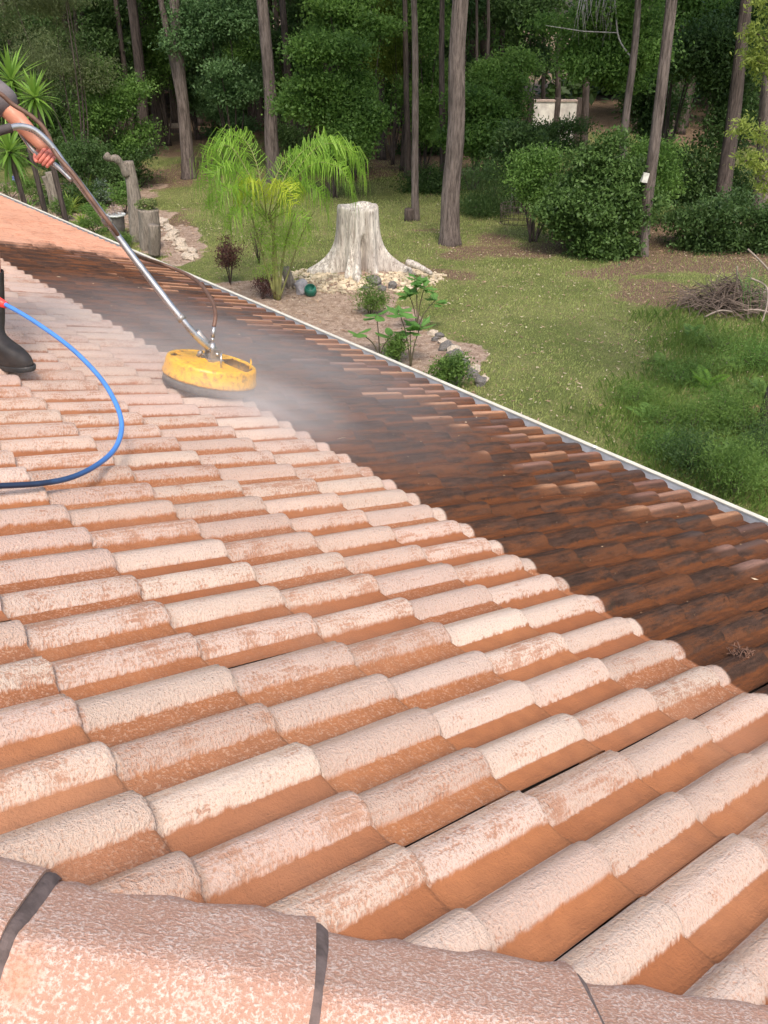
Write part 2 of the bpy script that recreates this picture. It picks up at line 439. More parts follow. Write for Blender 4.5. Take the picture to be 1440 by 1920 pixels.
for k in range(8):
    V, F = tile_vf(100 + k)
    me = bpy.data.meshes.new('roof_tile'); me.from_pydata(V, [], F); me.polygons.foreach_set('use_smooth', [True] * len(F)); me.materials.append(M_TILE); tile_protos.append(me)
roofrot = Matrix((RX, RY, RZ)).transposed().to_4x4()
rg = random.Random(5)
cells = []
for j in range(-5, 12):
    for i0 in range(-85, 36, 2):
        mid = RP3(i0 + .75, j - .5)
        q = mid - HIPA; side = q.dot(HPERP)               # positive: beyond the hip
        if side > .30: continue
        cells.append((i0, j, side))
def seen_size(i0, j):
    p = RP3(i0 + .75, j - .5); d = depth_of(p)
    if d < .3: return 0
    x, y = pix(p)
    if not (-90 < x < 1530 and -60 < y < 2000): return 0
    return 1 / d ** 2
order = sorted(cells, key=lambda c: -seen_size(c[0], c[1]))
single = set((c[0], c[1]) for c in order[:292] if seen_size(c[0], c[1]) > 0)
restV = []; restF = []
def cutplane(bm, M):
    """keep what lies on this side of the hip"""
    Mi = M.inverted(); co = Mi @ (HIPA - HPERP * .045); no = (Mi.to_3x3() @ HPERP).normalized()
    bmesh.ops.bisect_plane(bm, geom=bm.verts[:] + bm.edges[:] + bm.faces[:], plane_co=co, plane_no=no, clear_outer=True)
for (i0, j, side) in cells:
    jit = Matrix.Translation((rg.uniform(-.0025, .0025), rg.uniform(-.006, .006), rg.uniform(0, .003))) @ Matrix.Rotation(rg.uniform(-.013, .013), 4, 'Z') @ Matrix.Rotation(rg.uniform(-.012, .016), 4, 'Y') @ Matrix.Rotation(rg.uniform(-.006, .006), 4, 'X')
    M = Matrix.Translation(RP3(i0, j)) @ roofrot @ jit
    cut = side > -.30
    if (i0, j) in single:
        me = tile_protos[rg.randrange(8)]
        if cut:
            bm = bmesh.new(); bm.from_mesh(me); cutplane(bm, M)
            if not bm.faces: bm.free(); continue
            me2 = bpy.data.meshes.new('roof_tile'); bm.to_mesh(me2); bm.free(); me2.materials.append(M_TILE); me = me2
        o = bpy.data.objects.new('roof_tile', me); C.objects.link(o); o.parent = house; o.matrix_local = HPI @ M
    else:
        V, F = tile_vf(rg.randrange(20), fine=False)
        if cut:
            bm = bmesh.new(); vs = [bm.verts.new(v) for v in V]
            for f in F: bm.faces.new([vs[k] for k in f])
            cutplane(bm, M); bm.verts.index_update()
            V = [v.co[:] for v in bm.verts]; F = [tuple(v.index for v in f.verts) for f in bm.faces]; bm.free()
        b = len(restV); restV += [M @ Vector(v) for v in V]; restF += [tuple(b + k for k in f) for f in F]
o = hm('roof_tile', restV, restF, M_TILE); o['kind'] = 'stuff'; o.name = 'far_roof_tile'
# deck under the tiles, and the other roof faces (away from the picture)
def hip_at(t): return HIPA + HD * t - RZ * (ROLLH + .05)
tu = (RP3(0, -5.6) - HIPA).dot(RY) / HD.dot(RY); td = (RP3(0, 11) - HIPA).dot(RY) / HD.dot(RY)
HT, HB = hip_at(tu), hip_at(td)
FARI = -86
rt_far = RP3(FARI, -5.6, -ROLLH - .05); ev_far = RP3(FARI, 10.95, -ROLLH - .05)
hm('roof_deck', [HT, HB, ev_far, rt_far], [(0, 1, 2, 3)], M_DECK, False)
RXh = RX.copy(); RXh.z = 0
E2 = (RXh * math.cos(RP) - Vector((0, 0, math.sin(RP))))
HB2 = HB - DH * 7.0; HT2 = HT - DH * .4                   # hip-end face, towards and behind the viewer
HT2.z = HT.z
# plain wavy tile field of the face the photographer stands on
V = []; F = []
nu, nv = 96, 36
slope_len = (HB.z - HT.z) / -math.sin(RP)
for b_ in range(nv + 1):
    for a_ in range(nu * 4 + 1):
        t = (b_ // 2 + (b_ % 2) * .96) * 2 / nv * slope_len; x = -a_ / 4 * S
        p = HT + E2 * t + DH * (t * (HB - (HT + E2 * slope_len)).dot(DH) / slope_len) + DH * x
        V.append(p + Vector((0, 0, .03 * max(0, math.sin(a_ * PI / 2)) + .008 + .022 * (b_ % 2))))
for b_ in range(nv):
    for a_ in range(nu * 4):
        k = b_ * (nu * 4 + 1) + a_; F.append((k, k + 1, k + nu * 4 + 2, k + nu * 4 + 1))
M_PLAIN = simple("plain_clay_tiles", (.42, .25, .17), .9, .35, 14, .006, 0, 140)
o = hm('hip_end_tile', V, F, M_PLAIN); o['kind'] = 'stuff'
# hip caps
def capprof(u):   # across the hip: u in -1..1, in metres from the hip axis
    a = abs(u)
    return .066 - .098 * (math.sqrt(a * a + .012) - .10) - .020 * max(0, a - .86) ** 1 * 6
HUPV = HD.cross(HPERP); HUPV = HUPV if HUPV.z > 0 else -HUPV
def cap_vf(L, w0, w1, th, seed):
    rg_ = random.Random(seed); V = []; F = []; nu_ = 22; nl = 9
    for l in range(nl + 1):
        t = l / nl; x = L * t; ww = w0 + (w1 - w0) * t
        for k in range(nu_ + 1):
            u = -1 + 2 * k / nu_
            rag = .006 * math.sin(l * 2.1 + seed) * (abs(u) ** 8)
            z = capprof(u) + (.018 * t - .002) + rg_.uniform(-.0006, .0006)
            if l == nl: z -= .003
            V.append(HD * (x - (.004 if l == nl else 0) + (.004 if l == nl else 0)) + HPERP * (u * (ww + rag)) + HUPV * z)
    n = nu_ + 1
    for l in range(nl):
        for k in range(nu_): F.append((l * n + k, l * n + k + 1, (l + 1) * n + k + 1, (l + 1) * n + k))
    b = len(V)
    for k in range(n): V.append(V[nl * n + k].copy())
    for k in range(n): V.append(V[nl * n + k] - HUPV * th)
    for k in range(n - 1): F.append((b + k, b + k + 1, b + n + k + 1, b + n + k))
    for side in (0, n - 1):
        b = len(V)
        for l in range(nl + 1): V.append(V[l * n + side].copy()); V.append(V[l * n + side] - HUPV * .02)
        for l in range(nl): F.append((b + 2 * l, b + 2 * l + 2, b + 2 * l + 3, b + 2 * l + 1))
    return V, F
xj0 = (Vector((-.104, .751, -1.146)) + CAMP - HIPA).dot(HD)
CL = .392
for k in range(-9, 12):
    x0 = xj0 - CL + k * CL
    V, F = cap_vf(CL + .004, .152, .166, .026, k)
    o = hm('ridge_cap', [HIPA + HD * x0 + v + HUPV * .002 for v in V], F, M_CAP)
    mb = MB(); rg_ = random.Random(k)                      # dark bedding showing at each joint
    n = 18; VV = []; FF = []
    for q in range(n + 1):
        u = -1 + 2 * q / n; wj = .024 + .003 * math.sin(q * .5 + k) + rg_.uniform(-.0008, .0008)
        z = capprof(u)
        VV += [HD * (CL - .002) + HPERP * (u * .162) + HUPV * (z + .010), HD * (CL + wj * .6) + HPERP * (u * .162) + HUPV * (z + .007), HD * (CL + wj) + HPERP * (u * .163) + HUPV * (z - .004)]
    for q in range(n):
        for r_ in (0, 1): FF.append((q * 3 + r_, q * 3 + r_ + 1, q * 3 + 4 + r_, q * 3 + 3 + r_))
    hm('joint_mortar', [HIPA + HD * x0 + v for v in VV], FF, M_MORTAR)
# bedding along the upper edge of the hip caps
VV = []; FF = []; nL = 260
for q in range(nL + 1):
    x = tu + (td - tu) * q / nL
    rr = .5 + .5 * math.sin(q * 1.13) * math.sin(q * .37 + 1)
    VV += [HIPA + HD * x - HPERP * .138 + HUPV * -.03, HIPA + HD * x - HPERP * (.168 + .010 * rr) + HUPV * (-.062), HIPA + HD * x - HPERP * (.176 + .012 * rr) + HUPV * (-.10)]
for q in range(nL):
    for r_ in (0, 1): FF.append((q * 3 + r_, q * 3 + r_ + 1, q * 3 + 4 + r_, q * 3 + 3 + r_))
hm('cap_bedding', VV, FF, M_CAP)
# gutter
GI0, GI1 = -86.0, 33.0
def gp(i, out, up): return RP3(i, 11.0) + DH * out + Vector((0, 0, up))
def strip(prof, name, mat, seg=60, wob=0.0):
    V = []; F = []
    for q in range(seg + 1):
        i = GI0 + (GI1 - GI0) * q / seg
        dz = wob * math.sin(q * .9) * math.sin(q * .23)
        for (a, b) in prof: V.append(gp(i, a, b + dz))
    n = len(prof)
    for q in range(seg):
        for r_ in range(n - 1): F.append((q * n + r_, q * n + r_ + 1, (q + 1) * n + r_ + 1, (q + 1) * n + r_))
    return hm(name, V, F, mat, False)
GZ = -.045; GO = .098
gut = strip([(-.02, -.075), (-.018, -.16), (GO - .012, -.165), (GO - .006, -.13), (GO - .004, GZ - .004)], 'gutter', M_GUTTER)
def substrip(prof, name, mat, parent, wob=0.0):
    o = strip(prof, name, mat, 60, wob); o.parent = parent; return o
substrip([(GO - .006, GZ - .006), (GO - .008, GZ + .004), (GO - .002, GZ + .010), (GO + .014, GZ + .010), (GO + .020, GZ + .002), (GO + .020, GZ - .016), (GO + .004, GZ - .02), (GO + .004, -.175), (-.03, -.178)], 'gutter_lip', M_CREAM, gut, .001)
strip([(-.035, -.07), (-.035, -.24), (-.05, -.24), (-.05, -.07)], 'fascia', M_CREAM)
# leaf debris lying in the gutter
V4 = []
for k in range(900):
    i = rg.uniform(-80, 12); c_ = gp(i, rg.uniform(0, GO - .02), -.158 + rg.uniform(0, .02))
    a = Vector((rg.uniform(-1, 1), rg.uniform(-1, 1), rg.uniform(-.3, .3))).normalized() * .02; b = a.cross(Vector((0, 0, 1))) * .35
    V4.append([c_ - a, c_ - b, c_ + a, c_ + b])
M_DRY = m_leaf("dry_leaf", (.17, .10, .05), (.52, .36, .22), .1, .8)
o = quads_mesh('gutter_leaf_litter', np.array(V4), M_DRY, None, np.random.rand(len(V4))); tag(o, 'dry leaves and twigs lying along the roof gutter', 'leaf litter', None, 'stuff')
# soffit and walls
EZ = gp(0, 0, 0).z
hm('soffit', [gp(GI0, -.05, -.24), gp(GI1, -.05, -.24), gp(GI1, -.62, -.24), gp(GI0, -.62, -.24)], [(0, 1, 2, 3)], M_CREAM, False)
def wallseg(a, b, zt, th=.1):
    d = (b - a).normalized(); nrm = Vector((d.y, -d.x, 0)) * th
    P = [a, b, b + nrm, a + nrm]; V = [Vector((p.x, p.y, -.2)) for p in P] + [Vector((p.x, p.y, zt)) for p in P]
    hm('wall', V, [(0, 1, 5, 4), (1, 2, 6, 5), (2, 3, 7, 6), (3, 0, 4, 7), (4, 5, 6, 7)], M_WALL, False)
wa = gp(GI0 + 4, -.62, 0); wb = gp(GI1 - 4, -.62, 0)
wallseg(wa, wb, EZ - .24); wc = wb - DH * 8; wallseg(wb, wc, EZ - .24); wd = wa - DH * 8; wallseg(wd, wa, EZ - .24); wallseg(wc, wd, EZ - .24)
# back slope, closes the roof
hm('rear_roof_slope', [HT2 * 1, rt_far, rt_far - DH * 5.2 + Vector((0, 0, -1.7)), HT2 - DH * 4.8 + Vector((0, 0, -1.7)), ], [(0, 1, 2, 3)], M_PLAIN, False)

# ================================================================== GROUND
def seg_d(px, py, a, b):
    ax, ay, bx, by = a[0], a[1], b[0], b[1]; dx, dy = bx - ax, by - ay
    t = np.clip(((px - ax) * dx + (py - ay) * dy) / (dx * dx + dy * dy + 1e-9), 0, 1)
    return np.hypot(px - ax - t * dx, py - ay - t * dy)
def blob(X, Y, px, py, rx, ry, soft=.5):
    c = GR(px, py); d = np.sqrt(((X - c.x) / rx) ** 2 + ((Y - c.y) / ry) ** 2)
    d = d + (vnoise(X * 1.1, Y * 1.1, 3) - .5) * .9 + (vnoise(X * 3.7, Y * 3.7, 4) - .5) * .35
    return np.clip((1 + soft * .3 - d) / soft, 0, 1)
def masks(X, Y):
    soil = np.zeros_like(X); lit = np.zeros_like(X); weed = np.zeros_like(X)
    for a in ((600, 585, 1.5, 1.6), (650, 620, 1.4, 1.2), (720, 630, 1.3, 1.3), (770, 665, 1.0, 1.0), (820, 680, .7, .9), (640, 545, 1.5, .9), (690, 525, 1.4, .8), (740, 600, .9, 1.0), (560, 560, 1.2, 1.2), (318, 452, .6, 2.0), (215, 405, 1.6, 2.2), (345, 482, .5, 1.0), (100, 370, 3.0, 3.0), (500, 545, 1.2, .9)):
        soil = np.maximum(soil, blob(X, Y, *a, .35))
    for a in ((320, 325, 4.0, 3.2), (400, 330, 2.5, 1.2), (700, 290, 5.5, 6.0), (820, 300, 4, 4), (770, 515, 1.5, .9), (1235, 548, 1.3, 1.1), (1150, 508, 1.6, .6), (1290, 500, 3.0, .8), (1400, 480, 4, 1.3), (250, 250, 9, 9), (1250, 440, 6, 2.6), (300, 420, 1.3, 2.0), (930, 470, 1.6, .7), (850, 480, 1.0, .6)):
        lit = np.maximum(lit, blob(X, Y, *a, .8))
    lit = np.maximum(lit, .33 * blob(X, Y, 900, 460, 6, 3.5, .8)); lit = np.maximum(lit, .25)
    lit = np.maximum(lit, np.clip((Y - 33 + (vnoise(X * .2, Y * .2, 9) - .5) * 12) / 8, 0, 1) * .8)
    for a in ((1370, 760, 1.5, 1.5), (1310, 860, 1.1, 1.0), (1420, 900, 1.4, 1.4), (1430, 660, 1.5, 1.6), (1260, 770, .8, .8)):
        weed = np.maximum(weed, blob(X, Y, *a, 1.6))
    return soil, lit, weed
def gh(x, y):
    x = np.asarray(x, float); y = np.asarray(y, float)
    z = (vnoise(x * .25, y * .25, 1) - .5) * .12 + (vnoise(x * .9, y * .9, 2) - .5) * .05
    c = GR(670, 528); z = z + .28 * np.exp(-((x - c.x) ** 2 / 2.2 + (y - c.y) ** 2 / 1.0))
    z = z * np.clip((y - 5) / 3, 0, 1)
    return z
gx = np.concatenate([[-400, -120, -60], np.arange(-34, 24.01, .22), [60, 120, 400]]); gy = np.concatenate([[-300, -60, -10], np.arange(4, 62.01, .24), [90, 140, 500]])
GXX, GYY = np.meshgrid(gx, gy); ZZ = gh(GXX, GYY)
so_, li_, we_ = masks(GXX, GYY)
me = bpy.data.meshes.new('ground'); nxg, nyg = len(gx), len(gy)
idx = np.arange(nxg * nyg).reshape(nyg, nxg)
Fq = np.stack([idx[:-1, :-1], idx[:-1, 1:], idx[1:, 1:], idx[1:, :-1]], -1).reshape(-1, 4)
me.from_pydata(np.stack([GXX, GYY, ZZ], -1).reshape(-1, 3).tolist(), [], Fq.tolist())
me.polygons.foreach_set('use_smooth', [True] * len(me.polygons))
for nm, arr in (('soil', so_), ('litter', li_), ('weed', we_)):
    a = me.attributes.new(nm, 'FLOAT', 'POINT'); a.data.foreach_set('value', arr.reshape(-1).astype(np.float32))
def m_ground():
    s = SH("lawn_and_soil"); p = s.pos()
    n1 = s.noise(p, .55, 5, .65); n2 = s.noise(p, 6, 5, .7); n3 = s.noise(p, 38, 4, .75); n4 = s.noise(p, 120, 2, .6)
    gcol = s.mix(s.rng(n1, .35, .65), (.20, .225, .07), (.36, .35, .14))
    gcol = s.mix(s.rng(n3, .35, .65, 0, .7), gcol, (.06, .09, .022))
    gcol = s.mix(s.rng(n2, .52, .68, 0, .6), gcol, (.26, .215, .11))
    sc_ = s.mix(s.rng(n2, .35, .65), (.40, .28, .21), (.62, .47, .37)); sc_ = s.mix(s.rng(n3, .45, .62, 0, .7), sc_, (.27, .175, .13))
    sc_ = s.mix(s.math('MULTIPLY', s.rng(s.voro(p, 22), .12, .2, 1, 0), s.rng(n2, .4, .55)), sc_, (.70, .58, .48))
    lc = s.mix(s.rng(n3, .38, .62), (.10, .062, .042), (.33, .22, .15)); lc = s.mix(s.rng(n4, .58, .68, 0, .6), lc, (.30, .20, .13))
    sm = s.rng(s.math('ADD', s.attr('soil'), s.math('MULTIPLY', s.math('SUBTRACT', n2, .5), .9)), .38, .55)
    lm = s.rng(s.math('ADD', s.attr('litter'), s.math('MULTIPLY', s.math('SUBTRACT', s.math('ADD', s.math('MULTIPLY', n3, .5), s.math('MULTIPLY', n2, .5)), .5), 1.6)), .42, .72, 0, .95)
    c = s.mix(lm, gcol, lc); c = s.mix(sm, c, sc_)
    return s.fin(c, .95, s.bump(s.math('ADD', n3, s.math('ADD', n2, s.math('MULTIPLY', n4, .5))), .9, .05), .15)
me.materials.append(m_ground())
ground = bpy.data.objects.new('ground', me); C.objects.link(ground); ground['kind'] = 'structure'
def gz(x, y): return float(gh(x, y))
def GP(px, py):
    g = GR(px, py); return Vector((g.x, g.y, gz(g.x, g.y)))
# ---- grass blades (nobody could count them)
LAWN = m_leaf("grass_blades", (.15, .20, .045), (.52, .56, .21), .4, .6, (.46, .38, .22))
def grass(n, cx, mode, name, label, h0, h1, wd, dens_fn, mat, seed):
    rs = np.random.RandomState(seed)
    x = rs.uniform(cx[0], cx[1], n); y = cx[2] + (cx[3] - cx[2]) * rs.uniform(0, 1, n) ** 1.25
    keep = rs.uniform(0, 1, n) < dens_fn(x, y); x = x[keep]; y = y[keep]; n = len(x)
    z = gh(x, y); h = rs.uniform(h0, h1, n) * (.6 + .8 * vnoise(x * .8, y * .8, 12)); a = rs.uniform(0, 2 * PI, n); ln = rs.uniform(.1, .8, n)
    dx, dy = np.cos(a), np.sin(a); lx, ly = np.cos(a + 1.2) * ln * h, np.sin(a + 1.2) * ln * h
    b = np.stack([x, y, z - .005], -1); wv = np.stack([dx, dy, 0 * dx], -1) * wd
    tip = b + np.stack([lx, ly, h], -1); mid = b + np.stack([lx * .35, ly * .35, h * .6], -1)
    V4 = np.stack([b - wv, b + wv, tip + wv * .15, mid - wv * .9], 1)
    r = np.clip(.25 + .5 * vnoise(x * 1.3, y * 1.3, 5) + rs.uniform(-.25, .35, n), 0, 1)
    o = quads_mesh(name, V4, mat, None, r); tag(o, label, 'grass', None, 'stuff')
def lawn_d(x, y):
    s_, l_, w_ = masks(x, y); return np.clip(1 - s_ * 1.2 - l_ * .75, 0, 1) * np.clip((40 - y) / 10, 0, 1)
grass(330000, (-9, 12.5, 6.5, 34), 0, 'lawn_grass', 'short mown green grass covering the garden lawn', .025, .055, .006, lawn_d, LAWN, 3)
WEEDM = m_leaf("weedy_grass", (.05, .09, .018), (.24, .34, .08), .4, .6, (.30, .28, .12))
def weed_d(x, y):
    s_, l_, w_ = masks(x, y); return w_
grass(120000, (2.5, 13, 5.5, 17), 0, 'tall_weed_grass', 'taller dark green weedy grass beyond the gutter at the lower right', .06, .17, .007, weed_d, WEEDM, 4)
# ---- fallen leaves
def leaves_on(n, cx, dens, name, label, mat, sz, seed, zf=gh, lift=.01):
    rs = np.random.RandomState(seed); x = rs.uniform(cx[0], cx[1], n); y = rs.uniform(cx[2], cx[3], n)
    k = rs.uniform(0, 1, n) < dens(x, y); x = x[k]; y = y[k]; n = len(x); z = zf(x, y) + lift + rs.uniform(0, .02, n)
    a = rs.uniform(0, 2 * PI, n); L = rs.uniform(.6, 1.4, n) * sz
    A = np.stack([np.cos(a), np.sin(a), rs.uniform(-.4, .4, n)], -1) * L[:, None]; B = np.stack([-np.sin(a), np.cos(a), rs.uniform(-.4, .4, n)], -1) * (L * .32)[:, None]
    c = np.stack([x, y, z], -1); o = quads_mesh(name, np.stack([c - A, c - B, c + A, c + B], 1), mat, None, rs.uniform(0, 1, n))
    tag(o, label, 'leaf litter', None, 'stuff')
def lit_d(x, y):
    s_, l_, w_ = masks(x, y); return np.clip(l_ * .85 + s_ * .7, 0, 1)
leaves_on(60000, (-14, 14, 9, 42), lit_d, 'leaf_litter', 'brown leaf litter under the trees and on the bare garden bed', m_leaf("brown_litter", (.12, .07, .045), (.48, .33, .22), .1, .9), .035, 8)
leaves_on(5200, (-6, 12, 9, 26), lambda x, y: .25 + .75 * (vnoise(x * .5, y * .5, 7) > .5), 'pale_leaf', 'scattered pale dry leaves on the lawn', m_leaf("pale_litter", (.36, .26, .17), (.70, .58, .44), .1, .8), .028, 9, lift=.035)

# ================================================================== PLANT BUILDERS
def leaf_points(ells, n, clump, rs, shell=.55, csz=.28):
    """leaves in clumps spread through ellipsoids ((cx,cy,cz,rx,ry,rz,weight)...)"""
    wts = np.array([e[3] * e[4] * e[5] * (e[6] if len(e) > 6 else 1) for e in ells]) ** .8; wts = wts / wts.sum()
    nc = max(8, n // clump); ei = rs.choice(len(ells), nc, p=wts)
    E_ = np.array([e[:6] for e in ells])[ei]
    d = rs.normal(size=(nc, 3)); d /= np.linalg.norm(d, axis=1)[:, None]
    r = (shell + (1 - shell) * rs.uniform(0, 1, nc) ** .6) * rs.uniform(.75, 1.12, nc)
    cc = E_[:, :3] + d * r[:, None] * E_[:, 3:6]
    ci = rs.randint(0, nc, n)
    p = cc[ci] + rs.normal(size=(n, 3)) * csz * np.array([1, 1, .55])
    return p, d[ci], rs.uniform(0, 1, nc)[ci]
def foliage(name, ells, n, size, mat, seed, parent=None, droop=.0, aspect=.42, clump=36, csz=.26, shell=.55, M=None):
    rs = np.random.RandomState(seed); p, d, cr = leaf_points(ells, n, clump, rs, shell, csz)
    ax = d * .6 + rs.normal(size=(n, 3)) * .7; ax[:, 2] += .1 - droop; ax /= np.linalg.norm(ax, axis=1)[:, None]
    nr = rs.normal(size=(n, 3)) * .6 + np.array([0, 0, 1.0]) + d * .4
    bx = np.cross(ax, nr); bx /= np.linalg.norm(bx, axis=1)[:, None] + 1e-6
    L = size * rs.uniform(.6, 1.4, n)
    A = ax * L[:, None]; B = bx * (L * aspect)[:, None]
    V4 = np.stack([p - A * .5, p - B * .5 + A * .05, p + A * .5, p + B * .5 + A * .05], 1)
    r = np.clip(cr * .75 + rs.uniform(-.1, .35, n), 0, 1)
    o = quads_mesh(name, V4, mat, parent, r)
    if M is not None: o.matrix_local = M
    return o
def trunk_mesh(name, pts, r0, r1, mat, parent, seed=0, flare=.35, n=18, ridge=.07):
    rg_ = random.Random(seed); P = smooth_path(pts, 7); m = len(P)
    ph = [rg_.uniform(0, 6.28) for _ in range(5)]
    rad = [(r0 + (r1 - r0) * (k / (m - 1)) ** .8) * (1 + flare * math.exp(-k / (m - 1) * 22)) for k in range(m)]
    def wob(a, k): return ridge * (math.sin(5 * a + ph[0] + k * .07) * .5 + math.sin(9 * a + ph[1] - k * .05) * .35 + math.sin(2 * a + ph[2] + k * .15) * .4) + rg_.uniform(-.03, .03)
    V, F = tube_vf(P, rad, n, True, wob); return mesh(name, V, F, mat, True, parent)
BARK1 = m_bark("grey_brown_bark", (.065, .050, .043), (.225, .180, .160))
BARK2 = m_bark("dark_stringy_bark", (.045, .034, .030), (.15, .115, .10))
BARK3 = m_bark("driftwood_grey", (.16, .13, .105), (.40, .34, .285), 2.2)
L_MID = m_leaf("leaf_mid_green", (.024, .065, .014), (.20, .34, .075), .42)
L_BLUE = m_leaf("leaf_cool_green", (.028, .070, .024), (.165, .28, .105), .4)
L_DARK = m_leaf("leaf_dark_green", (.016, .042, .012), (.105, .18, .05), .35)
L_OLIVE = m_leaf("leaf_olive_grey", (.045, .064, .028), (.19, .23, .095), .35)
L_YEL = m_leaf("leaf_yellow_green", (.07, .115, .018), (.30, .38, .07), .45)
L_BRIGHT = m_leaf("leaf_bright_green", (.05, .13, .018), (.22, .38, .05), .45)
L_RED = m_leaf("leaf_dark_red", (.045, .018, .018), (.17, .08, .065), .2)
L_GREY = m_leaf("leaf_silver_green", (.12, .17, .13), (.30, .38, .30), .2)
L_BED = m_leaf("leaf_bed_green", (.035, .080, .016), (.19, .30, .065), .4)

# canopies: three crown shapes shared by all the tall trees (they stand above the picture and shade the wood)
def crown_data(seed, mat):
    rs = random.Random(seed)
    E_ = [(rs.uniform(-1.6, 1.6), rs.uniform(-1.6, 1.6), rs.uniform(-2.2, 3.2), rs.uniform(1.2, 2.1), rs.uniform(1.2, 2.1), rs.uniform(.8, 1.3)) for _ in range(9)]
    o = foliage('crown', E_, 5200, .34, mat, seed, None, .2, .5, 30, .42, .3); me = o.data; bpy.data.objects.remove(o); return me
CROWNS = [crown_data(21, L_MID), crown_data(22, L_DARK), crown_data(23, L_OLIVE)]
def tall_tree(base_px, top_px0, wpx, label, mat=BARK1, crown=0, H=15.0, cz=10.5, cs=1.0, group='tall bare-trunked trees at the edge of the wood', r1f=.62, extra=None, name='gum_tree', depthY=None, crown_off=(0, 0)):
    if depthY is None: b = GP(*base_px)
    else:
        b = AT(base_px[0], base_px[1], depthY)
    t = AT(top_px0, 0, b.y)
    if depthY is not None:                                   # base hidden: follow the line down to the ground
        k = (0 - b.z) / (t.z - b.z); b = b + (t - b) * k
    slope = (t.x - b.x) / (t.z - b.z)
    r = wpx / FPX * depth_of(b) / 2 * 1.0
    e = empty(name, (b.x, b.y, gz(b.x, b.y) - .05), label, 'tree', group)
    rg_ = random.Random(int(base_px[0] * 7 + base_px[1]))
    P = [Vector((slope * z + rg_.uniform(-.04, .04) * (1 if 0 < z else 0), rg_.uniform(-.05, .05) * z * .2, z)) for z in (0, 1.2, 2.6, 4.2, 6, 8.5, H)]
    trunk_mesh('trunk', P, r, r * r1f * .7, mat, e, seed=int(base_px[0]))
    if extra:
        for q in extra(b): q.parent = e
    c = bpy.data.objects.new('crown', CROWNS[crown]); link(c, e)
    c.location = (slope * cz + crown_off[0], crown_off[1], cz); c.rotation_euler = (0, 0, rg_.uniform(0, 6)); c.scale = (cs * .8, cs * .8, cs * .8)
    return e
tall_tree((278, 293), 246, 25, 'thick grey trunk, left of the close pair beside the leafy bush at the left', BARK2, 1, cz=10.5)
tall_tree((300, 272), 270, 24, 'thick dark trunk, right of the close pair beside the leafy bush at the left', BARK2, 0, cz=11.5)
def fork(b):
    p0 = AT(338, 187, b.y) - b; p1 = AT(302, 0, b.y) - b; s_ = (p1.x - p0.x) / (p1.z - p0.z)
    p2 = p1 + Vector((s_ * 6, 0, 6)); o = trunk_mesh('limb', [p0 - Vector((0, 0, .4)), p0, (p0 + p1) / 2, p1, p2], .13, .08, BARK1, None, 5, 0); return [o]
tall_tree((355, 333), 327, 26, 'forked grey trunk with a second stem leaning away to the left', BARK1, 2, extra=fork)
tall_tree((517, 345), 492, 29, 'straight grey trunk rising behind the bright weeping palm', BARK1, 0)
tall_tree((470, 230), 462, 10, 'slim grey trunk left beside a stouter one, far back behind the weeping palm', BARK2, 1)
tall_tree((483, 232), 480, 23, 'stout furrowed trunk far back, just left of the trunk behind the palm', BARK2, 2)
tall_tree((552, 300), 528, 18, 'shadowy trunk half hidden left of the big round bush', BARK2, 1)
tall_tree((648, 245), 622, 34, 'broad dark trunk rising behind the big round bush', BARK2, 0)
tall_tree((779, 410), 778, 15, 'slender straight trunk on the lawn right of the pale stump', BARK1, 2)
tall_tree((764, 335), 760, 13, 'thin dark trunk just behind the slender trunk right of the stump', BARK2, 1)
tall_tree((843, 458), 864, 35, 'tallest nearest grey trunk standing alone on the lawn in mid picture', BARK1, 0, r1f=.95)
tall_tree((831, 345), 830, 14, 'dark trunk close behind the lone lawn trunk, on its left', BARK2, 2)
tall_tree((1155, 430), 1197, 17, 'leaning pinkish trunk rising out of the big bush at the right', BARK1, 1)
tall_tree((1203, 478), 1259, 22, 'leaning grey trunk with a small white box, right edge of the big bush', BARK1, 0, r1f=1.0)
tall_tree((1350, 425), 1402, 30, 'dim leaning trunk deep in the shade at the far right', BARK2, 1)
tall_tree((1424, 402), 1455, 30, 'trunk at the right border of the picture behind the yellow-green branches', BARK1, 2)
tall_tree((130, 250), 96, 13, 'left reddish trunk of the cluster behind the yucca', BARK2, 0)
tall_tree((146, 250), 118, 14, 'middle reddish trunk of the cluster behind the yucca', BARK2, 1)
tall_tree((160, 252), 138, 10, 'right reddish trunk of the cluster behind the yucca', BARK2, 2)
tall_tree((1018, 262), 1022, 9, 'thin dark trunk in front of the bright gap in the wood', BARK2, 1)
tall_tree((1046, 268), 1048, 13, 'dark trunk right of the bright gap in the wood', BARK2, 0)
tall_tree((1092, 290), 1104, 16, 'twisted grey trunk behind the top of the big bush', BARK2, 2)
tall_tree((893, 330), 892, 7, 'thin stem right behind the lone lawn trunk', BARK2, 1, group='thin stems in the dark wood')
tall_tree((912, 335), 914, 8, 'second thin stem right behind the lone lawn trunk', BARK2, 0, group='thin stems in the dark wood')
tall_tree((700, 235), 694, 9, 'thin pale stem right of the big round bush', BARK1, 2, group='thin stems in the dark wood')
# small white box on the leaning trunk
b = GP(1203, 478); q = AT(1209, 333, b.y - .16); mb = MB().box((0, 0, 0), (.07, .04, .10)); bx = mb.build('nest_box', simple("white_paint", (.62, .60, .56), .6), None, False); bx.location = q; bx.rotation_euler = (0, .15, .2)
tag(bx, 'small white box fixed to the leaning grey trunk', 'box')
